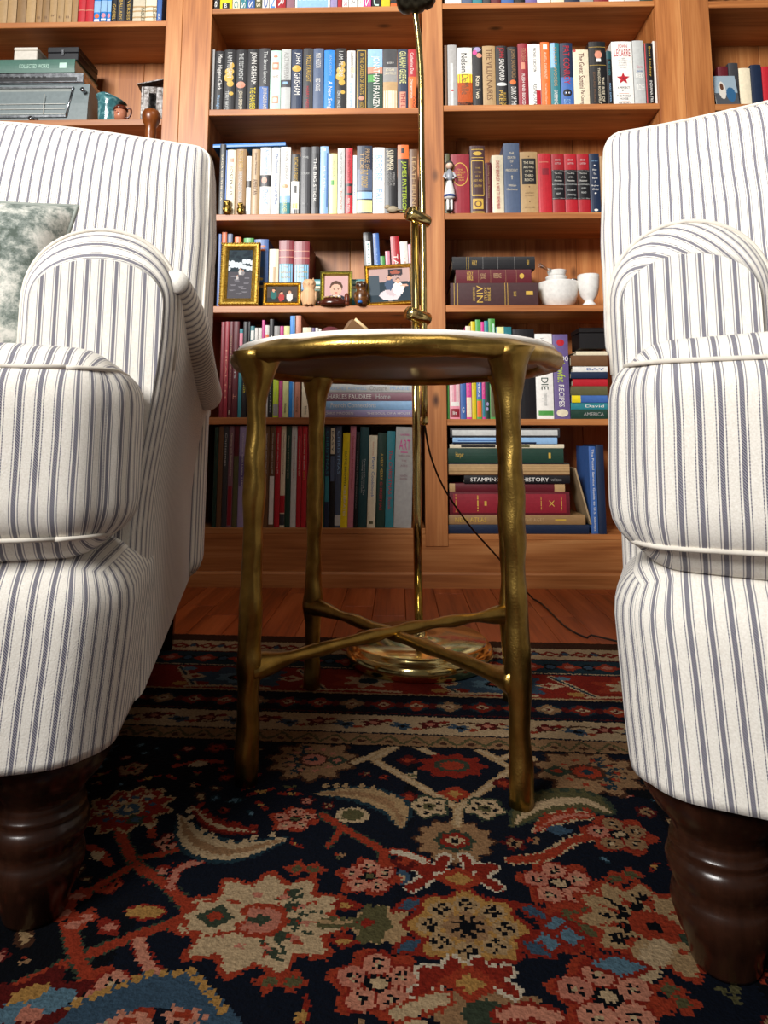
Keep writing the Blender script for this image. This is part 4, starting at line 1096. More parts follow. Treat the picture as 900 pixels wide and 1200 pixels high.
row('''250 254.6 500 e
255 260.6 499 f
261 266.6 499 c / v:Christmas|l .07 .4 .3 .7
267 273 499 M / #d .6 .98 .1 .9 ; v:Christmas with Southern Living|i .07 .5 .3 .7
273.4 279 499 O / #m .0 .3
279.4 287 499 L / #p .3 .6 .05 .95 ; v:Christmas with Living 1998|w .07 .6 .4 .7
287.4 293 499 d
293.4 300 499 e
300.4 307.6 499 m
308 315 499 f / v:Christmas with Southern Living 1996|w .07 .48 .35 .65
315.3 322 499 f / #w .5 .97 .1 .9 ; v:Christmas with Southern Living 1997|w .07 .48 .35 .65
322.3 328.4 499 r / v:Christmas with Southern Living 1995|w .07 .48 .3 .6
328.7 334.4 499 i / #r .69 .86 ; #c .87 .98 ; v:Christmas Southern Living|d .07 .48 .35 .65
334.7 340.6 499 e / v:Christmas at Southern Living 2003|i .1 .52 .3 .6
340.9 347.4 499 l / v:Christmas Southern Living 2008|r .1 .52 .35 .65
347.7 353.4 499 r / v:Christmas at Southern Living 2007|i .1 .5 .3 .6
353.7 359.6 499 r / v:CHRISTMAS|i .08 .28 .3 .6 ; v:with Southern|w .29 .44 .3 .6 ; v:2001|G .45 .53 .3 .6
360 367 500 d
367.4 375 500 e
375.4 380 500 v / v:Christmas Southern Living|w .08 .46 .35 .65
380.3 386.2 499 n / #t .5 .75 .1 .9 ; v:CHRISTMAS|t .05 .48 .25 .75
386.5 392.3 499 k / #i .02 .28 .1 .95 ; #z .3 .55 .1 .9 ; v:EASY|c .05 .26 .3 .7
392.6 400 499 z / #l .88 .98 ; v:CHRISTMAS|s .05 .48 .35 .75''', (SA[5], 618), 'bottom shelf left of lamp', 'books on the bottom shelf left of the lamp', dmax=.2, lean=R(.3))
row('''400.4 408.6 507 y / v:KATIE BROWN|O .2 .56 .35 .65 ; v:CELEBRATES|w .57 .88 .35 .65
409 415.8 499 q / v:Gooseberry Patch Christmas|r .1 .62 .3 .7
416 420.3 506 k / v:COUNTRY LIVING CHRISTMAS|g .2 .8 .35 .6
420.6 431 500 T / v:Treasured Christmas Ties|l .32 .68 .5 .7 ; v:Cooking Crafts and Gifts|l .33 .66 .25 .42
431.4 441 510 i / v:Southern Living|S .07 .22 .4 .6 ; v:Party Cookbook|b .24 .68 .3 .75 ; #O .93 .96 .25 .75
441.6 452 507 e / v:A VERY MERRY|G .22 .50 .35 .65 ; v:CHRISTMAS|r .52 .82 .35 .65
452.4 462 505 t / v:The CHRISTMAS Book|r .2 .82 .3 .7
462.6 483.5 500 g / h:GARDNERS|h .07 .09 .25 .8 ; h:ART|h .13 .23 .2 .85 ; #h .25 .26 .3 .7 ; h:THROUGH|M .28 .30 .15 .85 ; h:THE|M .33 .35 .35 .65 ; h:AGES|M .38 .40 .3 .7 ; h:NINTH|M .48 .50 .3 .7 ; h:EDITION|M .51 .53 .3 .7''', (SA[5], 618), 'bottom shelf beside lamp pole', 'cookbooks on the bottom shelf by the lamp', dmax=.2, lean=R(1.6))
# ---- bay right of the lamp
row('''521 540 -58 w / v:HISTORY|z .2 .9
540.5 552.5 -62 z / v:RIVER|w .1 .8
553 564.5 -60 t / v:EUROPE|w .1 .9
565 574 -57 c
574.5 586 -61 m / v:TRIALS|G .2 .9
586.5 601 -60 b / v:SUN|o .2 .8
601.5 614 -63 k / v:MOON|o .2 .9
614.5 628 -58 p / v:LIFE|w .2 .9
628.5 644 -60 w / v:HARVEST|r .2 .9
644.5 660 -62 i
660.5 678 -58 n / v:WINTER|w .2 .9
678.5 694 -61 g / v:LETTERS|n .2 .9
694.5 712 -58 d / v:QUEEN|G .2 .9
712.5 730 -60 w / v:ROADS|k .2 .9
730.5 748 -63 l
748.5 766 -60 e / v:WOODS|G .2 .9''', (SB[0], 3), 'top shelf right of lamp', 'books on the top shelf right of the lamp')
row('''521 524.2 53 f
524.6 535.2 52.7 g / #l .3 .98 .3 .6 ; or .74 .015 .5 .15
536 553.5 56 w / #o .46 .98 ; #y .45 .60 .02 .98 ; #o .58 .93 ; #k .93 1 ; v:Nelson|k .1 .42 .25 .65 ; v:DeMille|f .46 .80 .25 .75
554 565.2 55 k / oL .05 .04 .5 .4 ; oh .1 .04 .25 .25 ; oS .15 .04 .7 .3 ; v:Kate Two|i .5 .88 .3 .75
565.6 580.6 54 a / v:THE VILLIONAIRES|f .05 .9 .3 .75
581 594.4 54 k / v:JOHN|r .03 .2 .2 .75 ; v:SANDFORD|w .22 .58 .3 .75 ; ol .64 .03 .5 .45 ; v:RULES OF|G .78 .99 .6 .85 ; v:PREY|G .74 .99 .25 .55
595 606.8 55 k / v:JOHN SANDFORD|B .05 .53 .25 .8 ; oo .6 .04 .5 .3 ; v:DARK OF THE|w .68 .99 .3 .8
607.3 618.8 51 d / v:PATRICIA CORNWELL|S .08 .3 .3 .8 ; #S .31 .42 .3 .7 ; v:FLESH AND BLOOD|w .5 .99 .35 .65
619.2 633.6 51.7 w / v:MICHAEL CRICHTON|c .07 .46 .4 .65 ; #r .76 .99 .6 .98 ; v:RISING SUN|c .66 .99 .35 .65
634 644.5 49.4 o / #w .04 .12 .3 .75 ; v:ANITA DIAMANT|i .16 .58 .35 .65 ; v:The Last Days of Dogtown|i .65 .99 .35 .6
645 656 50.5 t / #s .0 .4 .05 .5 ; v:STUART WOODS|a .07 .7 .35 .7 ; v:SWIMMING|w .76 .99 .3 .7
656.6 671.6 50.5 n / #b .55 1 ; v:PAT CONROY|r .05 .66 .25 .75 ; ok .8 .06 .5 .35 ; #w .78 .81 .35 .65 ; v:BEACH|s .9 .99 .2 .7
672 690.3 58.5 i / v:The Great Santini|m .06 .70 .35 .7 ; v:Pat Conroy|m .74 .99 .35 .65 ; or .02 .02 .1 .1
690.7 710.5 49 k / #G .085 .09 ; #G .37 .375 ; oS .21 .06 .55 .22 ; #f .14 .17 .36 .72 ; #w .27 .32 .42 .7 ; v:THE RISE OF|i .56 .95 .7 .85 ; v:THEODORE ROOSEVELT|i .42 .98 .48 .62 ; v:EDMUND MORRIS|f .48 .95 .2 .32
711 717.2 60 k / #T .0 .15 ; v:BLUE HEN|t .2 .45 .3 .75 ; v:MARY EATEN|s .6 .95 .4 .7
717.6 741.8 48.8 w / h:JOHN|r .05 .12 .3 .75 ; h:LECARRE|r .13 .24 .12 .9 ; h:A NEW|g .265 .285 .35 .65 ; h:COLLECTION|g .30 .32 .25 .75 ; h:OF THREE|g .335 .355 .3 .7 ; h:COMPLETE|g .37 .39 .28 .72 ; h:NOVELS|g .405 .425 .33 .67 ; *r .59 .10 ; *d .59 .03 ; h:A PERFECT|c .72 .75 .2 .8 ; h:SPY|c .765 .795 .4 .6 ; #S .825 .832 .25 .75 ; h:THE RUSSIA|c .85 .88 .15 .85 ; h:HOUSE|c .895 .925 .3 .7 ; #S .95 .957 .25 .75 ; h:THE SECRET|c .965 .99 .2 .8
742.3 755.5 47.7 l / h:Sara|q .39 .43 .3 .8 ; h:Janet|b .46 .5 .25 .85 ; h:RED|w .52 .58 .2 .9 ; h:ROSE|w .68 .78 .2 .9
756 766 50.5 k / #r .0 .98 .0 .12 ; v:Bess Lindsey|G .06 .55 .4 .75 ; v:INDIANA TRIL|w .62 .98 .45 .75
766.4 773 48 w''', (SB[1], 122), 'second shelf right of lamp', 'books on the second shelf right of the lamp')
row('''521 527 180 O
528.3 550.4 181 d / oG .34 .20 .5 .44 ; od .34 .185 .5 .40 ; h:THE|G .25 .275 .35 .65 ; h:WORLDS|G .29 .32 .22 .78 ; h:BEST|G .335 .365 .3 .7 ; h:FAIRY|G .38 .41 .27 .73 ; h:TALES|G .425 .45 .3 .7
551 568.6 171 N / #G .05 .06 .1 .9 ; #G .17 .18 .1 .9 ; #G .21 .23 .1 .9 ; #G .72 .74 .1 .9 ; #G .23 .72 .08 .12 ; #G .23 .72 .88 .92 ; oG .115 .03 .5 .3 ; h:THE|G .32 .34 .35 .65 ; h:NOVELS|G .38 .40 .25 .75 ; h:OF A|G .44 .46 .35 .65 ; h:LADY AND|G .5 .53 .2 .8 ; h:GENTRY|G .58 .61 .22 .78 ; #G .78 .93 .15 .85 ; of .855 .05 .5 .25 ; oG .855 .03 .5 .15 ; #G .965 .985 .1 .9
569 576.3 190.5 m / v:Sunday with Stevens|B .05 .7 .3 .7
576.6 590.3 182 i / v:DAVID BRINKLEY|r .1 .45 .35 .65 ; v:A WAY TO REMEMBER|r .48 .92 .35 .65
590.6 609.2 168 z / h:THE|i .13 .16 .35 .65 ; h:DEATH|i .19 .225 .25 .75 ; h:OF|i .25 .28 .4 .6 ; h:A|i .31 .335 .45 .55 ; h:PRESIDENT|i .37 .405 .12 .88 ; #i .46 .52 .48 .52 ; #i .475 .485 .44 .56 ; h:William|i .59 .62 .25 .75 ; h:Manchester|i .645 .675 .15 .85
609.6 630.4 178 a / #k .11 .53 .1 .9 ; h:THE RISE|i .16 .2 .2 .8 ; h:AND FALL|i .23 .27 .2 .8 ; h:OF THE|i .30 .34 .28 .72 ; h:THIRD|i .37 .41 .25 .75 ; h:REICH|i .44 .48 .25 .75 ; of .08 .01 .5 .04 ; of .57 .01 .5 .04 ; h:A HISTORY|f .66 .68 .25 .75 ; h:BY WILLIAM|f .7 .72 .25 .75 ; of .81 .01 .5 .04 ; h:SIMON ED|f .89 .91 .22 .78
630.8 646.4 180 r / #S .14 .15 .1 .8 ; #d .25 .36 .3 .8
646.8 661.5 180.5 r / #k .27 .77 ; #l .28 .29 ; #l .51 .53 ; #l .745 .76 ; h:BRUCE|l .09 .12 .3 .7 ; h:CATTON|l .15 .18 .25 .75 ; h:The Army|w .32 .35 .2 .8 ; h:of the|w .38 .41 .3 .7 ; h:Potomac|w .44 .47 .2 .8 ; h:MR LINCOLNS|l .58 .61 .15 .85 ; h:ARMY|l .66 .69 .3 .7
661.8 676.3 180.5 r / #k .27 .77 ; #l .28 .29 ; #l .51 .53 ; #l .745 .76 ; h:BRUCE|l .09 .12 .3 .7 ; h:CATTON|l .15 .18 .25 .75 ; h:The Army|w .32 .35 .2 .8 ; h:of the|w .38 .41 .3 .7 ; h:Potomac|w .44 .47 .2 .8 ; h:A STILLNESS AT|l .6 .63 .15 .85 ; h:APPOMATTOX|l .68 .71 .15 .85
676.6 690.8 180.5 r / #k .27 .77 ; #l .28 .29 ; #l .51 .53 ; #l .745 .76 ; h:BRUCE|l .09 .12 .3 .7 ; h:CATTON|l .15 .18 .25 .75 ; h:The Army|w .32 .35 .2 .8 ; h:of the|w .38 .41 .3 .7 ; h:Potomac|w .44 .47 .2 .8 ; h:GLORY|l .57 .6 .3 .7 ; h:ROAD|l .64 .67 .3 .7
691.2 703.2 180 n / h:JOAN BECK|s .12 .14 .15 .85 ; ow .2 .01 .5 .08 ; h:How|w .26 .29 .3 .7 ; h:To|w .33 .36 .35 .65 ; h:Raise|w .4 .43 .25 .75 ; h:A|w .46 .49 .43 .57 ; h:Brighter|w .53 .56 .15 .85 ; h:Child|w .59 .62 .2 .8 ; ow .67 .012 .5 .1 ; ow .95 .02 .5 .2
703.8 713.5 183 B / #a .1 .3 .2 .9 ; #f .6 .75 .1 .8
714 724 181 m
724.5 738 178 c''', (SB[2], 248.5), 'third shelf right of lamp', 'books on the third shelf right of the lamp')
row('''523.4 526.2 395 v
526.6 538.6 392 q / #w .15 .85 .05 .95 ; #q .2 .8 .1 .9 ; #d .88 .98 .05 .95 ; h:lit|w .91 .95 .3 .7
539 545.6 387 b / #w .0 .05 ; h:G|w .87 .93 .3 .7
546 552.2 382 h / #i .77 .98 .05 .95 ; #i .0 .2 ; v:BEST OF THE BEST|q .4 .75 .3 .6
552.5 557.6 376.5 y / v:How to Bake|O .35 .7 .35 .65
558 564 374.5 v / #b .3 .8 ; #o .82 .98 .05 .9 ; v:FLOWERS|w .5 .78 .3 .7
564.3 568 377 h / #t .8 .98 .05 .95 ; v:FLOWERS|q .4 .75 .3 .7
568.3 573 376 e / #t .0 .25 ; oL .85 .02 .5 .3 ; oL .9 .02 .4 .3
573.4 581 373.5 v / #x .05 .3 .6 .9 ; #O .4 .98 .1 .9
582 600.4 383 t / #P .0 .2 .05 .5 ; #O .5 .98 .1 .9 ; #a .1 .15 .5 .9
601.6 627 386 k
627.8 648 391 w / v:HOO|g .05 .18 .3 .5 ; v:DIE|e .52 .66 .3 .7 ; #v .905 .96 .1 .97 ; v:cooking for people|l .7 .85 .3 .7
648.6 666.8 391.7 p / or .10 .04 .5 .25 ; h:1000|w .26 .32 .1 .98 ; v:Lowfat|j .34 .57 .25 .75 ; v:RECIPES|w .6 .86 .3 .65 ; oi .93 .045 .5 .38''', (SB[4], 491), 'fifth shelf right of lamp', 'books on the fifth shelf right of the lamp', dmax=.19)

# ---- books lying flat in piles
def pile(rows, place, group, z0, ypix0, yoff=.012, dmax=.19, start='bottom'):
    z = z0
    lines = rows.strip().split('\n')
    for i, line in enumerate(lines):
        head, _, spec = line.partition('/'); f = head.split(); x0, x1, yt, yb_ = map(float, f[:4]); ck = f[4]
        Y = BF+yoff+(float(f[5]) if len(f) > 5 else 0); d = float(f[6]) if len(f) > 6 else dmax
        a, b = at(x0, yb_, Y), at(x1, yb_, Y); th = at((x0+x1)/2, yt, Y).z-at((x0+x1)/2, yb_, Y).z
        items = parse_items(spec)
        where = 'lowest' if i == 0 else 'topmost' if i == len(lines)-1 else ordn(i)+' from bottom'
        root = empty('book', (b.x, Y, z+th/2), 0, look(ck, items)+', '+where+' of '+place, 'book', group)
        root.rotation_euler = (0, R(-90), 0)
        make_book(root, th-.0008, b.x-a.x, d, PAL[ck][1], items)
        z += th
    return z
pile('''377 483 480 488.7 L / v:CHRIS MADDEN|w .03 .35 .35 .7 ; v:THE SOUL OF A HOUSE|w .5 .98 .35 .65
377 483 469.5 479.8 s / v:French Connections|w .1 .6 .25 .8
377 483 459 469.2 M / v:CHARLES FAUDREE|w .03 .55 .25 .75 ; v:Home|l .6 .76 .2 .8
377 483 449 458.8 l / v:RACHEL ASHWELL|s .1 .5 .25 .7 ; v:Couture|g .53 .72 .2 .8 ; v:PRAIRIE|s .76 .97 .25 .7
377 483 441 448.8 w''', 'the pale pile', 'pale books piled on the fifth shelf', SA[4]+.0005, 489)
pile('''528 631 331 357.5 N .0 .17 / #G .04 .045 ; #G .08 .085 ; h:NIV|G .30 .37 .12 .88 ; h:STUDY|G .385 .415 .2 .8 ; h:BIBLE|G .425 .455 .2 .8 ; h:ZONDERVAN|G .255 .28 .2 .8 ; #G .62 .625 ; #G .65 .655 ; v:BIBLE|G .72 .75 .4 .6 ; #G .86 .94 .45 .62
534 623 314.5 330.5 m .004 .16 / v:HOLY|G .15 .23 .55 .85 ; v:BIBLE|G .15 .23 .2 .5 ; #a .3 .302 ; #a .46 .462 ; v:KING|a .33 .4 .5 .7 ; v:JAMES|a .33 .4 .25 .45 ; v:REFERENCE|a .5 .6 .35 .7 ; #a .66 .662 ; #a .8 .802 ; oG .87 .03 .5 .2
530 627 299 314 k .003 .16 / #G .17 .172 ; #G .2 .202 ; v:HOLY|G .24 .3 .3 .7 ; #g .37 .372 ; #g .55 .552 ; #g .75 .752 ; v:NIV|G .9 .93 .3 .7''', 'pile beside the white bowl', 'thick leather-bound books on the fourth shelf', SB[3]+.0005, 357)
pile('''669 712 480 491 e .0 / v:AMERICA|g .35 .9 .3 .7
669 712 471.8 479.8 t .003 / v:David|w .4 .9 .3 .7
670 712 463 471.6 b .0 / #y .0 .25
669 712 452 462.8 O .002
671 712 443 451.8 r .005
669 712 435 442.8 n .0
671 712 428 434.8 w .004 / v:BAY|b .4 .9 .3 .7
669 712 415 427.6 f .0
675 712 410 414.8 i .002''', 'pile beside the right armchair', 'books piled on the fifth shelf by the right armchair', SB[4]+.0005, 491)
ztop_pile = pile('''525 690.5 615.5 626.3 n .0 .21
525.5 686 604 615.3 B .0 .21 / v:NEW ATLAS|G .05 .28 .25 .75 ; v:OF THE AGES|a .5 .7 .3 .7 ; #G .78 .86 .4 .6
527 668 577 603.8 m .003 .2 / #d .03 .97 .08 .92 ; #G .05 .055 .1 .9 ; #G .23 .24 .15 .85 ; #G .41 .42 .15 .85 ; #G .76 .765 .2 .8 ; #G .93 .935 .2 .8 ; h:X|G .83 .87 .35 .65 ; #G .29 .31 .4 .6
526.5 662 566.9 576.8 m .006 .19 / #a .0 .05 ; #a .91 1.0
544 668 557.2 566.7 k .0 .19 / v:STAMPING|w .06 .34 .25 .75 ; v:OUR|w .38 .5 .25 .75 ; v:HISTORY|w .55 .8 .25 .75 ; v:vol two|g .82 .92 .3 .7
525.5 667.5 542.5 557 a .004 .18 / #f .0 1 .0 .1 ; #k .0 1 .9 1 ; #B .0 1 .3 .36 ; #B .0 1 .55 .6 ; #B .0 1 .75 .8
524.5 660.5 525 542.3 e .0 .18 / v:Harper|G .07 .14 .3 .75 ; #G .87 .89 .3 .7
527 661 520 524.8 i .003 .18 / #k .1 .4 .2 .8 ; #O .55 .7 .2 .8
530.5 653 512 519.8 s .0 .17 / #n .0 .8 .0 .3 ; #b .05 .6 .45 .6
527.5 656 500.8 511.8 c .0 .18 / #l .02 .98 .2 .8''', 'tall pile on bottom shelf', 'big books piled on the bottom shelf right of the lamp', SB[5]+.0005, 627)
row('''691.5 699.5 523 b .008 / v:The Postal Service Guide to U.S. Stamps|w .03 .97 .3 .7
700 709 521 n''', (SB[5], 627), 'bottom shelf beside right armchair', 'upright books on the bottom shelf by the right armchair', dmax=.15)
# blue book laid across the row
pb = empty('book', (at(334.6, 172, BF+.02).x, BF+.02, max(at(300, 171.5, BF+.03).z, SA[2]+.2)+.004), 0, 'thin blue book lying flat across the upright books on the third shelf', 'book')
pb.rotation_euler = (0, R(-91.5), 0)
_w = at(334.6, 170, BF+.02).x-at(250, 164, BF+.02).x
make_book(pb, .012, _w, .15, '3f7fc8', [])
# ---- left bay
row('''-60 -48 -70 a
-47.5 -36 -66 B
-35.5 -24 -70 a
-23.5 -12 -66 a
-11.5 0 -70 B
0.5 11 -66 a
11.5 22 -68 a
22.5 33 -64 B
33.5 44 -66 a
44.5 51.4 -60 B / h:III|f .9 .93 .3 .7
51.7 60 -60 B / h:III|f .9 .93 .3 .7
60.4 68.8 -60 a / h:IV|f .88 .91 .3 .7
69.1 77 -60 a / h:II|f .9 .93 .3 .7
77.3 85.8 -60 a / h:III|f .9 .93 .3 .7
86.2 93 -60 B
93.5 102.2 -60 r / #S .82 .83
102.5 111.6 -60 r / #S .82 .83
112 119.4 -60 u / #s .7 .85 ; oo .9 .03 .5 .35 ; #w .94 .97 .1 .9 ; #c .975 .99 .1 .9
119.8 126.9 -60 u / #s .7 .85 ; oq .9 .03 .5 .35 ; #w .94 .97 .1 .9 ; #c .975 .99 .1 .9
127.2 132 -60 u / #s .7 .85 ; oq .9 .03 .5 .35 ; #w .94 .97 .1 .9
132.4 138.6 -60 k / v:GOSPEL|G .75 .96 .2 .8
139 147.8 -60 c / v:BALLADS|G .7 .96 .3 .7
148.3 156.6 -60 k / v:VERSES|G .7 .96 .3 .7
157.2 171.5 -60 i / #a .78 .8 ; #a .84 .86 ; #a .92 .94 ; v:FABLES|O .8 .98 .7 .95
172 184.8 -60 i / #a .78 .8 ; #a .84 .86 ; #a .92 .94 ; v:LEGEND|O .8 .98 .7 .95
185.3 191 -60 b / v:SEA|w .88 .96 .3 .7''', (SL[0], 24.5), 'shelf above grey radio', 'books on the shelf above the grey radio')
# ---- right bay
row('''842 854 78 m
854.5 866 74 c
866.5 880 80 i
880.5 893 76 n
893.5 906 78 r
906.5 920 74 e
920.5 934 80 a
934.5 950 76 k''', (SR[1], 121), 'shelf at far right edge', 'books on the shelf at the far right', yoff=.04)

# ================================================================ THINGS ON THE SHELVES
# picture frames -------------------------------------------------------
def frame(px0, px1, py0, py1, Y, label, mat, bw, paintfn, beads=False, tilt=0.0, base='808080', depth=.012):
    a, b = at(px0, py1, Y), at(px1, py1, Y); wd = b.x-a.x; ht = at((px0+px1)/2, py0, Y).z-SA[3]
    root = empty('picture_frame', ((a.x+b.x)/2, Y, SA[3]+.0025), 0, label, 'picture frame', 'framed photographs on the fourth shelf')
    root.rotation_euler = (R(-5), tilt, 0)
    mb = MB(); o = [(-wd/2, 0), (wd/2, 0), (wd/2, ht), (-wd/2, ht)]
    def ins(k): return [(-wd/2+k, k), (wd/2-k, k), (wd/2-k, ht-k), (-wd/2+k, ht-k)]
    lv = [(ins(0), depth), (ins(0), .002), (ins(bw*.18), -.003), (ins(bw*.45), -.001), (ins(bw*.7), -.004), (ins(bw), .003), (ins(bw), .006)]
    vs = [(x, y, z) for pts, y in lv for x, z in pts]; fs = []
    for l in range(len(lv)-1):
        for k in range(4): fs.append((l*4+k, l*4+(k+1) % 4, (l+1)*4+(k+1) % 4, (l+1)*4+k))
    fs.append((3, 2, 1, 0)); mb.add(vs, fs); mb.build('frame_border', mat, root)
    if beads:
        mb = MB(); k = bw*.25; n1 = int(wd/.008); n2 = int(ht/.008)
        for q in range(n1+1):
            for z in (k*.6, ht-k*.6): mb.ball((-wd/2+wd*q/n1*.98+.01*wd, -.004, z), .003, 1, 1, 1, 6, 4)
        for q in range(1, n2):
            for x in (-wd/2+k*.6, wd/2-k*.6): mb.ball((x, -.004, ht*q/n2), .003, 1, 1, 1, 6, 4)
        mb.build('beading', mat, root)
    ph = photo_panel('photograph', wd-2*bw, ht-2*bw, paintfn, root, None, .005, base); ph.location = (0, 0, bw)
    MB().add([(-.012, depth, ht*.7), (.012, depth, ht*.7), (.016, depth+.045, .010), (-.016, depth+.045, .010)], [(0, 1, 2, 3)]).add([(-.012, depth+.002, ht*.7), (.012, depth+.002, ht*.7), (.016, depth+.047, .010), (-.016, depth+.047, .010)], [(3, 2, 1, 0)]).build('easel_stand', plain('2a2420', .8), root)
    return root
def person(P, x, z, s, cloth, skin='d9a184', hair='2a1c14', wide=1.0):
    P.ell(x, z-s*1.7, s*1.15*wide, s*1.5, lin(cloth)); P.ell(x, z+s*.12, s*.62, s*.72, lin(hair)); P.ell(x, z-s*.05, s*.48, s*.58, lin(skin))
def ph_winter(P, w_, h_):
    P.rect(-w_/2, w_/2, 0, h_*.55, lin('4c4a50')); P.rect(-w_/2, w_/2, h_*.55, h_, lin('25343c'))
    for k in range(14): P.ell(-w_/2+w_*(k % 7)/6, h_*(.62+.03*(k % 3)+.08*(k % 2)), w_*.10, h_*.05, lin('c9d2d8'))
    for k in range(12): P.ell(w_*(.3*math.sin(k*2.3)), h_*(.1+.035*k), w_*.12, h_*.012, lin('77757c'))
    for k in range(9): P.ell(w_*(.4*math.sin(k*1.7)), h_*(.82+.018*k), w_*.10, h_*.03, lin('16242e'))
    person(P, .02*w_, h_*.60, w_*.075, 'cfcac4'); person(P, .12*w_, h_*.57, w_*.06, '8a8688'); person(P, -.10*w_, h_*.46, w_*.05, 'b9b4b0')
def ph_three(P, w_, h_):
    P.rect(-w_/2, w_/2, 0, h_, lin('4a4038'))
    P.rect(-w_/2, w_/2, h_*.0, h_*.3, lin('2e2a28'))
    person(P, -.28*w_, h_*.72, h_*.17, '2f6a66'); person(P, -.02*w_, h_*.55, h_*.16, 'b0403c'); person(P, .25*w_, h_*.6, h_*.17, 'd8d4d0')
def ph_baby(P, w_, h_):
    P.rect(-w_/2, w_/2, 0, h_, lin('c9a2a0')); P.ell(0, h_*.08, w_*.46, h_*.2, lin('1e2430')); P.ell(0, h_*.2, w_*.2, h_*.08, lin('d8d8dc'))
    P.ell(0, h_*.58, w_*.27, h_*.22, lin('5a4034')); P.ell(-.01*w_, h_*.46, w_*.24, h_*.22, lin('e0b09a'))
    for s in (-1, 1): P.ell(s*w_*.09, h_*.49, w_*.03, h_*.018, lin('3a2a24'))
    P.ell(0, h_*.36, w_*.07, h_*.018, lin('b8605a'))
def ph_sofa(P, w_, h_):
    P.rect(-w_/2, w_/2, 0, h_, lin('b89a94')); P.rect(-w_/2, w_/2, 0, h_*.58, lin('2c3a44')); P.rect(-w_/2, -w_*.25, h_*.2, h_*.8, lin('47535c'))
    P.rect(-w_*.02, w_*.32, h_*.78, h_*.98, lin('38343a')); P.ell(w_*.15, h_*.88, w_*.12, h_*.06, lin('a05a4a'))
    P.ell(.0*w_, h_*.2, w_*.26, h_*.16, lin('d8ccd0')); P.ell(w_*.1, h_*.3, w_*.2, h_*.14, lin('c8b8bc'))
    person(P, -.0*w_, h_*.72, h_*.12, '4a5a72'); P.ell(w_*.2, h_*.38, w_*.14, h_*.2, lin('ebe6e4')); P.ell(w_*.2, h_*.62, w_*.06, h_*.085, lin('2a201c')); P.ell(w_*.2, h_*.60, w_*.05, h_*.07, lin('dca890')); P.ell(w_*.36, h_*.46, w_*.10, h_*.03, lin('dca890'))
frame(256, 302, 283, 357, BF+.004, 'tall ornate beaded gold frame with an outdoor photo beside the left armchair', M_GOLD, .024, ph_winter, True, 0, '444444')
frame(307.5, 352, 331, 358, BF+.004, 'small wide gold frame with a photo of three people', M_GOLD, .012, ph_three)
frame(374.5, 412.5, 317.5, 356.5, BF+.026, 'greenish gold frame with a portrait of a baby', M_GGOLD, .014, ph_baby)
frame(429, 487, 309, 357, BF+.010, 'wide gold frame with a man and baby photo beside the lamp pole', M_GOLD, .013, ph_sofa, False, R(-3))
# owls, turtle, figures -----------------------------------------------
def owl(name, px, py_b, Y, hgt, zsh, mat, label, cat='figurine', group=None, eyes=None):
    p = at(px, py_b, Y); o = empty(name, (p.x, Y, zsh+.0005), 0, label, cat, group); s = hgt
    MB().lathe([(1e-5, 0), (.20*s, 0), (.22*s, .04*s), (.25*s, .15*s), (.265*s, .30*s), (.25*s, .45*s), (.20*s, .56*s), (.185*s, .60*s), (.22*s, .68*s), (.235*s, .78*s), (.21*s, .88*s), (.12*s, .94*s), (1e-5, .95*s)], 24, (0, 0, 0), Matrix.Diagonal((1, .85, 1))).build('body', mat, o)
    for sx in (-1, 1):
        MB().lathe([(.055*s, 0), (.035*s, .07*s), (1e-5, .15*s)], 10, (sx*.14*s, 0, .86*s)).build('ear', mat, o)
        MB().lathe([(.085*s, 0), (.08*s, .02*s), (.04*s, .028*s), (1e-5, .03*s)], 14, (sx*.09*s, -.155*s, .80*s), Matrix.Rotation(R(90), 3, 'X')).build('eye', eyes or mat, o)
        MB().ball((sx*.235*s, 0, .33*s), .2*s, .28, .6, 1, 12, 8).build('wing', mat, o)
        MB().ball((sx*.09*s, -.2*s, .03*s), .06*s, 1, 1.2, .6, 8, 6).build('foot', mat, o)
    MB().lathe([(.03*s, 0), (1e-5, .08*s)], 8, (0, -.2*s, .77*s), Matrix.Rotation(R(150), 3, 'X')).build('beak', mat, o)
    return o
owl('owl_figurine', 362, 358, BF+.012, .092, SA[3], M_OWL, 'pale carved wooden owl standing between the small picture frames')
MB().bbox(-.026, .026, -.018, .018, -.0004, .006, .001)
owl('owl_figurine', 266, 250, BF-.0+.002, .050, SA[2], M_OWLBR, 'larger dark brass owl standing in front of the third shelf books', group='brass owls on the third shelf')
owl('owl_figurine', 281.5, 250, BF-.0+.002, .040, SA[2], M_OWLBR, 'smaller dark brass owl standing in front of the brown book', group='brass owls on the third shelf')
# stone bird
p = at(460, 250, BF+.004); o = empty('bird_figurine', (p.x, BF-.002, SA[2]+.0005), 0, 'small beige stone bird in front of the third shelf books', 'figurine')
MB().ball((0, 0, .011), .011, 1.7, .75, 1, 16, 10).build('body', plain('a3957c', .6), o); MB().ball((-.016, 0, .018), .008, 1.1, 1, 1).build('head', plain('a3957c', .6), o)
MB().lathe([(.003, 0), (1e-5, .008)], 8, (-.023, 0, .018), Matrix.Rotation(R(-90), 3, 'Y')).build('beak', plain('c9783c', .5), o); MB().ball((.022, 0, .008), .009, 1.8, .6, .35).build('tail', plain('8f8268', .6), o)
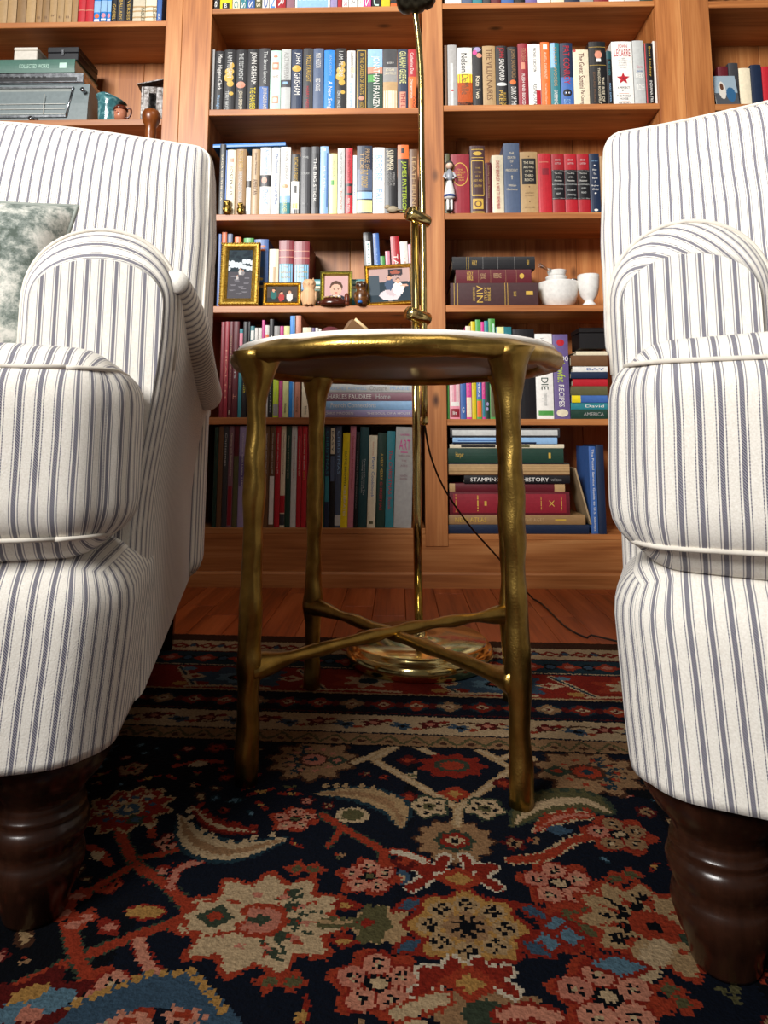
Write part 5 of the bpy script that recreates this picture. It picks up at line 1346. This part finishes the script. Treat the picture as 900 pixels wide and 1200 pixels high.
# brown shell box
p = at(390, 358, BF+.004); o = empty('turtle_box', (p.x, BF+.0, SA[3]+.0005), 0, 'glossy dark brown domed turtle box in front of the baby portrait', 'box')
MB().lathe([(.040, 0), (.041, .006), (.038, .014), (.030, .022), (.016, .027), (1e-5, .028)], 24, (0, 0, 0), Matrix.Diagonal((1, .6, 1))).build('shell', plain('4a1e12', .22), o)
for k in range(5):
    a = R(215+k*27); MB().ball((.030*math.cos(a), .020*math.sin(a), .0235), .0052, 1, 1, .6, 8, 6).build('stud', plain('b99a6a', .35), o)
MB().ball((-.043, -.003, .008), .007, 1.2, .8, .8).build('head', plain('4a1e12', .22), o)
p = at(406.5, 358, BF+.004); o = empty('wooden_peg', (p.x, BF+.003, SA[3]+.0005), 0, 'small rounded reddish brown wooden peg right of the turtle box', 'figurine')
MB().lathe([(.0085, 0), (.0095, .004), (.0088, .02), (.0085, .03), (.006, .037), (1e-5, .040)], 16).build('peg_body', plain('6a2f18', .3), o); MB().lathe([(.0098, .010), (.0102, .012), (.0098, .014)], 16).build('peg_ring', plain('4a2010', .3), o)
o = owl('carved_figure', 423.5, 358, BF+.004, .082, SA[3], M_CARVE, 'dark carved wooden owl left of the wide gold frame', eyes=plain('2a1608', .3))
MB().lathe([(.0075, 0), (.0075, .006), (.004, .007), (1e-5, .007)], 14, (-.003, -.025, .003)).build('blue_stone', plain('2f6fc0', .25), o)
# flat books behind the owl
pile('''361 428 346 357 t .06 .13
361 427 333 345.8 x .06 .13 / #w .05 .9 .2 .8
362 427 329 332.8 i .06 .13
361 429 321 328.8 t .06 .13 / #x .0 1 .2 .7''', 'pile behind the pale owl', 'flat books behind the pale owl', SA[3]+.0005, 358, .012)
# doll figurine
p = at(527, 248, BF+.0); o = empty('doll_figurine', (p.x+.0005, BF-.001, SB[2]+.0005), 0, 'porcelain girl figurine in white apron beside the red oval book', 'figurine')
MB().lathe([(.017, .045), (.0185, .052), (.016, .075), (.010, .098), (.0085, .105)], 20, (0, 0, 0), Matrix.Diagonal((1, .8, 1))).build('skirt', plain('d9d7d4', .35), o)
MB().lathe([(.0186, .050), (.0191, .053), (.0184, .058)], 20, (0, 0, 0), Matrix.Diagonal((1, .82, 1))).build('hem_band', plain('24407a', .35), o)
MB().lathe([(.0085, .103), (.012, .115), (.013, .130), (.008, .140), (.004, .145)], 16, (0, 0, 0), Matrix.Diagonal((1, .75, 1))).build('bodice', plain('8a8f98', .4), o)
MB().ball((0, 0, .158), .0125).build('head', plain('d8b8a2', .4), o); MB().ball((0, .002, .162), .0138, 1, 1, .9).build('hair', plain('3a3a34', .5), o)
for sx in (-1, 1):
    MB().tube([(sx*.012, 0, .134), (sx*.019, -.006, .118), (sx*.010, -.016, .108)], [.0042, .0038, .003], 8).build('arm', plain('b8b8bc', .4), o)
    MB().tube([(sx*.006, 0, .05), (sx*.006, -.001, .012), (sx*.006, -.002, .005)], [.005, .004, .0042], 8).build('leg', plain('e4e2de', .35), o)
    MB().ball((sx*.006, -.006, .004), .005, 1, 1.8, .8, 8, 6).build('shoe', plain('2a2a2e', .35), o)
# white bowls
M_CHINA = plain('e6e4df', .2, 0, .4)
def vessel(name, px0, px1, pyt, zsh, prof, Y, label, cat, z0=0.0, group=None):
    a, b = at(px0, pyt, Y), at(px1, pyt, Y); rr_ = (b.x-a.x)/2; h = at(px0, pyt, Y).z-zsh-z0
    o = empty(name, ((a.x+b.x)/2, Y, zsh+z0+.0005), 0, label, cat, group)
    body = MB().lathe([(max(r*rr_, 1e-5), z*h) for r, z in prof], 40).build('body', M_CHINA, o); return o, rr_, h
BOWL = [(0, 0), (.52, 0), (.55, .03), (.80, .22), (.93, .5), (.98, .85), (1.0, .97), (1.0, 1.0), (.94, 1.0), (.90, .6), (.6, .2), (0, .12)]
b1, r1, h1 = vessel('bowl', 630.5, 678, 332.5, SB[3], BOWL, BF+.075, 'largest white china bowl with small cups stacked in it', 'bowl')
RAM = [(0, 0), (.80, 0), (.84, .04), (.9, .5), (.97, .9), (1, 1), (.93, 1), (.86, .3), (0, .2)]
zb = at(655, 332.5, BF+.075).z-SB[3]
ra_, _, _ = vessel('ramekin', 639, 665, 325.5, SB[3], RAM, BF+.075, 'lower white ramekin stacked in the largest bowl', 'bowl', zb*.86, 'ramekins stacked in the bowl')
rb_, _, _ = vessel('ramekin', 641, 664, 318, SB[3], RAM, BF+.075, 'upper white ramekin on top of the stack in the bowl', 'bowl', at(655, 325.5, BF+.075).z-SB[3]+.001, 'ramekins stacked in the bowl')
CUP = [(0, 0), (.62, 0), (.64, .05), (.40, .14), (.42, .18), (.78, .34), (.95, .6), (1, .9), (.98, 1), (.92, 1), (.88, .6), (.6, .35), (0, .28)]
vessel('mortar_cup', 676.5, 702, 323, SB[3], CUP, BF+.035, 'white footed cup beside the right armchair', 'cup')
zt_ = at(655, 317, BF+.075)
o = empty('bottle_stopper', (at(637, 316, BF+.06).x, BF+.06, zt_.z-.003), 0, 'clear glass stopper lying across the white ramekins', 'stopper')
rot = Matrix.Rotation(R(-62), 3, 'Y')
MB().lathe([(1e-5, -.018), (.006, -.016), (.008, -.008), (.004, -.002), (.004, .016), (.006, .018), (.006, .030), (1e-5, .031)], 14, (.012, 0, .004), rot).build('stopper_body', M_GLASS, o)
MB().lathe([(.0065, -.001), (.007, 0), (.0065, .001)], 14, (.012+.020*math.sin(R(-62)), 0, .004+.02*math.cos(R(-62))), rot).build('collar', M_STEEL, o)
p = at(672, 330, BF+.06)
o = empty('tea_strainer', (p.x, BF+.065, SB[3]+zb+.002), R(-25), 'small steel wire strainer resting on the rim of the white bowl', 'strainer')
MB().lathe([(1e-5, -.011), (.008, -.008), (.0125, 0), (.0135, .001), (.0125, .002), (.009, -.006), (1e-5, -.009)], 20, (0, 0, .008)).build('sieve', M_STEEL, o)
MB().tube(cat_pts([(-.013, 0, .009), (-.024, 0, .016), (-.038, 0, .020)], 6), .0016, 6).build('handle', M_STEEL, o); MB().tube([(.012, 0, .009), (.020, 0, .006)], .0012, 6).build('hook', M_STEEL, o)
# black box on the right pile
zb2 = at(690, 409.5, BF+.02).z
o = empty('black_box', (at(690, 410, BF+.02).x, BF+.02, zb2+.003), 0, 'plain black box on top of the pile beside the right armchair', 'box')
MB().bbox(-.028, .06, 0, .10, 0, .050, .0015).build('box_body', plain('141315', .4), o); MB().bbox(-.0295, .0615, -.0015, .1015, .051, .066, .0015).build('lid', plain('161517', .35), o)
# leaning booklet by the pile
o = empty('booklet', (at(686.5, 615, BF+.05).x+.008, BF+.02, SB[5]+.028), 0, 'thin tan booklet leaning against the tall pile on the bottom shelf', 'booklet')
o.rotation_euler = (0, R(-14), 0)
make_book(o, .005, .175, .13, 'a08a6a', [], True)
# ---- left bay: radio with things on top
yr = BF+.03
def zl(px, py, Y=yr): return at(px, py, Y).z
ra = empty('radio', (at(60, 139, yr).x, yr, SL[1]+.0005), 0, 'vintage grey tabletop radio with clear dial window in the left bay', 'radio')
X = lambda px, py=120, Y=yr: at(px, py, Y).x-at(60, 139, yr).x
xr0, xr1 = X(-20), X(103, 115); ht = zl(60, 97)-SL[1]
M_RAD = plain('7f8a8c', .35)
mb = MB(); prof = [(0, 0), (0, .012), (.002, ht*.5), (.012, ht), (.17, ht), (.17, 0)]
vs = [(x, y, z) for x in (xr0, xr1) for y, z in prof]; n = len(prof)
mb.add(vs, [(i, n+i, n+(i+1) % n, (i+1) % n) for i in range(n)]+[tuple(range(n)), tuple(range(n, 2*n))[::-1]])
body = mb.build('body', M_RAD, ra)
wx0, wx1 = X(-12), X(84, 115); wz0, wz1 = ht*.14, ht*.92
def slanty(z): return .002*z/(ht*.5) if z < ht*.5 else .002+.010*(z-ht*.5)/(ht*.5)
mb = MB()
for x0, x1, z0, z1 in ((wx0, wx1-.014, wz0, wz0+.006), (wx0, wx1, wz1-.005, wz1), (wx0, wx0+.006, wz0, wz1)):
    mb.box(x0, x1, slanty((z0+z1)/2)-.007, slanty((z0+z1)/2)+.003, z0, z1)
mb.tube([(wx1-.014, slanty(wz0)-.004, wz0+.003), (wx1, slanty(wz1)-.004, wz1-.002)], .0035, 8)
mb.build('window_frame', M_STEEL, ra)
mb = MB(); mb.add([(wx0, slanty(wz0)-.0008, wz0), (wx1-.014, slanty(wz0)-.0008, wz0), (wx1, slanty(wz1)-.0008, wz1), (wx0, slanty(wz1)-.0008, wz1)], [(0, 1, 2, 3)])
dl = mb.build('dial_plate', plain('9aa09c', .3), ra)
for k in range(3):
    MB().box(wx0+.01, wx1-.02, slanty(ht*.5)-.004, slanty(ht*.5)-.0025, wz0+.012+k*.018, wz0+.0135+k*.018).build('dial_line', plain('d8d8d0', .4), dl)
MB().tube([(X(52), -.004, wz0+.01), (X(52), -.003, wz1-.03)], .0012, 6).build('needle', plain('d0d0c8', .3), dl)
for px, pz in ((98, ht*.78), (41, .010)):
    MB().lathe([(.006, 0), (.007, .004), (.0045, .008), (.0075, .014), (.0075, .020), (1e-5, .021)], 16, (X(px, 115), .0 if pz < .02 else .006, pz), Matrix.Rotation(R(90), 3, 'X')).build('knob', M_STEEL, ra)
MB().box(X(38), X(46), -.008, 0, .004, .016).build('switch', plain('15151a', .4), ra)
# chrome case on the radio
z0 = SL[1]+ht+.001; h2 = zl(60, 85.5)-z0
cs = empty('chrome_case', (at(60, 139, yr).x, yr, z0), 0, 'low chrome and black slotted case on top of the grey radio', 'case')
MB().bbox(xr0, X(98, 90), .0, .17, 0, h2, .002).build('body', M_STEEL, cs); MB().box(xr0+.005, X(90, 90), -.001, .002, h2*.15, h2*.55).build('slot', plain('1a1a1c', .4), cs)
for k in range(10): MB().box(X(-10)+.0118*k*1.6, X(-10)+.0118*k*1.6+.011, -.002, .001, h2*.45, h2*.62).build('tooth', plain('2a2a2c', .3), cs)
z1 = z0+h2+.001
hgb = zl(60, 66)-z1
gb = empty('book', (at(88, 75, yr).x, yr, z1+hgb*.42), 0, 'green book lying flat on the chrome case in the left bay', 'book', 'books lying on the radio')
gb.rotation_euler = (0, R(-90), R(0)); make_book(gb, hgb*.8, at(88, 75, yr).x-at(-30, 75, yr).x, .18, '4f7468', parse_items('v:COLLECTED WORKS|x .45 .75 .3 .6 ; #a .0 .05 ; #x .85 .92 .3 .7'))
z2 = z1+hgb*.84
bb = empty('cash_box', (at(72, 66, yr).x, yr+.01, z2+.001), 0, 'black metal box with clasp lying on the green book', 'box')
wb = (at(90, 60, yr).x-at(54, 60, yr).x)/2; hb = zl(72, 53.5)-z2
MB().bbox(-wb, wb, 0, .15, 0, hb*.55, .002).build('body', plain('1d1f24', .35), bb); MB().bbox(-wb-.001, wb+.001, -.001, .151, hb*.57, hb, .002).build('lid', plain('1d1f24', .35), bb)
MB().bbox(-.004, .004, -.004, 0, hb*.35, hb*.75, .0008).build('clasp', M_STEEL, bb)
wbx = empty('white_box', (at(44, 66, yr).x-.045, yr+.005, z2+.001), 0, 'white cardboard box lying on the green book at the picture edge', 'box')
MB().bbox(-.04, .040, 0, .12, 0, hb*.7, .002).build('body', plain('d8d2c6', .6), wbx); MB().bbox(-.041, .041, -.001, .121, hb*.71, hb*.95, .002).build('lid', plain('ded8cc', .6), wbx)
# teal pitcher, brown jug
yp = BF+.045
def zat(px, py): return at(px, py, yp).z
p = at(128, 139, yp); pj = empty('pitcher', (p.x, yp, SL[1]+.0005), 0, 'teal glazed pottery pitcher beside the grey radio', 'pitcher')
hh = zat(128, 115.5)-SL[1]; r0 = (at(145, 125, yp).x-at(113, 125, yp).x)/2
def glaze():
    t = NT('teal_glaze'); tc = t.n('ShaderNodeTexCoord'); nz = t.n('ShaderNodeTexNoise'); nz.inputs['Scale'].default_value = 55; nz.inputs['Detail'].default_value = 4; nz.inputs['Distortion'].default_value = .8
    t.l(tc.outputs['Object'], nz.inputs['Vector']); t.l(t.ramp(nz.outputs['Fac'], [(.35, lin('2f5f66')), (.55, lin('4f858a')), (.72, lin('a9c6c4'))]), t.b.inputs['Base Color']); t.set(Roughness=.15, Coat_Weight=.5); return t.m
mb = MB(); prof = [(.70, 0), (.72, .03), (.78, .3), (.80, .6), (.82, .8), (.92, .95), (.98, 1.0), (.90, .99), (.78, .85), (.7, .3), (0.001, .2)]
mb.lathe([(r*r0, z*hh) for r, z in prof], 32)
mb.v = [(x+(.25*max(0, x)*max(0, z-hh*.75)/(hh*.25) if x > 0 else 0), y, z-(.22*max(0, x)/r0*hh*max(0, (z-hh*.75)/(hh*.25)) if x > 0 else 0)) for x, y, z in mb.v]
mb.build('body', glaze(), pj)
MB().tube(cat_pts([(-r0*.7, .01, hh*.85), (-r0*.9, .03, hh*.7), (-r0*.85, .03, hh*.4), (-r0*.68, .01, hh*.25)], 6), .004, 8).build('handle', glaze(), pj)
p = at(141, 139, BF+.018); jg = empty('toby_jug', (p.x, BF+.018, SL[1]+.0005), 0, 'small brown and pink face jug in front of the teal pitcher', 'jug')
hj = at(141, 125, BF+.018).z-SL[1]
MB().lathe([(1e-5, 0), (.017, 0), (.020, hj*.3), (.021, hj*.6), (.018, hj*.75)], 24).build('face', plain('c07a5c', .35), jg)
MB().lathe([(.019, hj*.68), (.024, hj*.74), (.022, hj*.85), (.017, hj*1.0), (.014, hj*.98), (.012, hj*.8)], 24, (0, 0, 0)).build('hat', plain('5a2414', .2), jg)
MB().tube(cat_pts([(.018, 0, hj*.8), (.032, 0, hj*.85), (.036, 0, hj*.55), (.028, 0, hj*.25), (.018, 0, hj*.2)], 6), .0032, 8).build('handle', plain('5a2414', .2), jg)
MB().ball((-.003, -.021, hj*.42), .0045).build('nose', plain('c87a60', .35), jg)
for sx in (-1, 1): MB().ball((sx*.007-.003, -.0185, hj*.55), .0022, 1, 1, 1, 8, 6).build('eye', plain('2a1a14', .3), jg)
# tin lantern house
yl = BF+.10
p = at(178, 138, yl); lh = empty('lantern', (p.x, yl, SL[1]+.0005), R(8), 'small weathered metal house lantern with sloping roof', 'lantern')
wl = (at(189, 120, yl).x-at(166, 120, yl).x)/2; hl = at(178, 102, yl).z-SL[1]
M_TIN = brass('weathered_tin', '4a4440', '8d8a88', .45, .3, 90)
for sx in (-1, 1):
    for sy in (0, 1): MB().bbox(sx*wl-.004, sx*wl+.004, sy*.045-.004, sy*.045+.004, 0, hl, .0008).build('post', M_TIN, lh)
MB().bbox(-wl*.95, -wl*.35, -.002, .002, 0, hl, .0008).build('panel', M_TIN, lh); MB().bbox(wl*.35, wl*.95, -.002, .002, 0, hl, .0008).build('panel', M_TIN, lh)
MB().bbox(-wl*.35, wl*.35, -.002, .002, 0, hl*.25, .0008).build('panel', M_TIN, lh); MB().bbox(-wl*.35, wl*.35, -.002, .002, hl*.85, hl, .0008).build('panel', M_TIN, lh)
MB().bbox(-wl*.95, wl*.95, .043, .047, 0, hl, .0008).build('panel', M_TIN, lh); MB().box(-wl*.34, wl*.34, .001, .0022, hl*.25, hl*.85).build('pane', M_GLASS, lh)
rz0 = hl; mb = MB(); mb.add([(-wl*1.45, -.018, rz0-.004), (wl*1.3, -.018, rz0+.022), (wl*1.3, .065, rz0+.022), (-wl*1.45, .065, rz0-.004), (-wl*1.45, -.018, rz0), (wl*1.3, -.018, rz0+.026), (wl*1.3, .065, rz0+.026), (-wl*1.45, .065, rz0)],
    [(3, 2, 1, 0), (4, 5, 6, 7), (0, 1, 5, 4), (1, 2, 6, 5), (2, 3, 7, 6), (3, 0, 4, 7)]); mb.build('roof', M_TIN, lh)
# turned post knob of a wooden stand behind the left chair
yk = 1.92; p = at(177, 145, yk); zk0 = p.z
kn = empty('wooden_stand', (p.x, yk, 0), 0, 'turned brown wooden post with round knob behind the left armchair', 'stand')
prof = [(.018, .30), (.018, zk0-.16), (.022, zk0-.14), (.016, zk0-.12), (.014, zk0-.06), (.0165, zk0-.03), (.015, zk0-.012), (.021, zk0-.002), (.0265, zk0+.012), (.027, zk0+.026), (.022, zk0+.038), (.012, zk0+.044), (1e-5, zk0+.045)]
MB().lathe(prof, 28).build('post', M_KNOB, kn)
MB().lathe([(.022, .02), (.026, .06), (.030, .2), (.024, .27), (.018, .301)], 24).build('pedestal', M_KNOB, kn)
for k in range(3):
    a = R(90+120*k); MB().tube(cat_pts([(0, 0, .14), (.05*math.cos(a), .05*math.sin(a), .10), (.10*math.cos(a), .10*math.sin(a), .014)], 6), [.016]*6+[.013]*6+[.012], 10).build('foot', M_KNOB, kn)
# right bay: postcard and box
yq = BF+.016; a, b = at(839, 120, yq), at(866, 120, yq)
pc_ = empty('postcard', ((a.x+b.x)/2, yq-.006, SR[1]+.0005), 0, 'glossy picture card leaning on the shelf at far right', 'postcard'); pc_.rotation_euler = (R(-12), 0, 0)
def ph_card(P, w_, h_):
    P.rect(-w_/2, w_/2, 0, h_, lin('8fa0ac')); P.rect(-w_/2, w_/2, 0, h_*.4, lin('4a4c50')); P.ell(-.15*w_, h_*.5, w_*.16, h_*.3, lin('c9c4bc')); P.ell(.2*w_, h_*.35, w_*.2, h_*.25, lin('2e5a80')); P.ell(-.15*w_, h_*.62, w_*.08, h_*.12, lin('5a3a2a'))
hc = at(850, 85, yq).z-SR[1]
photo_panel('picture', b.x-a.x, hc, ph_card, pc_)
MB().box(-(b.x-a.x)/2, (b.x-a.x)/2, .0006, .002, 0, hc).build('card', plain('e4e0d8', .6), pc_)
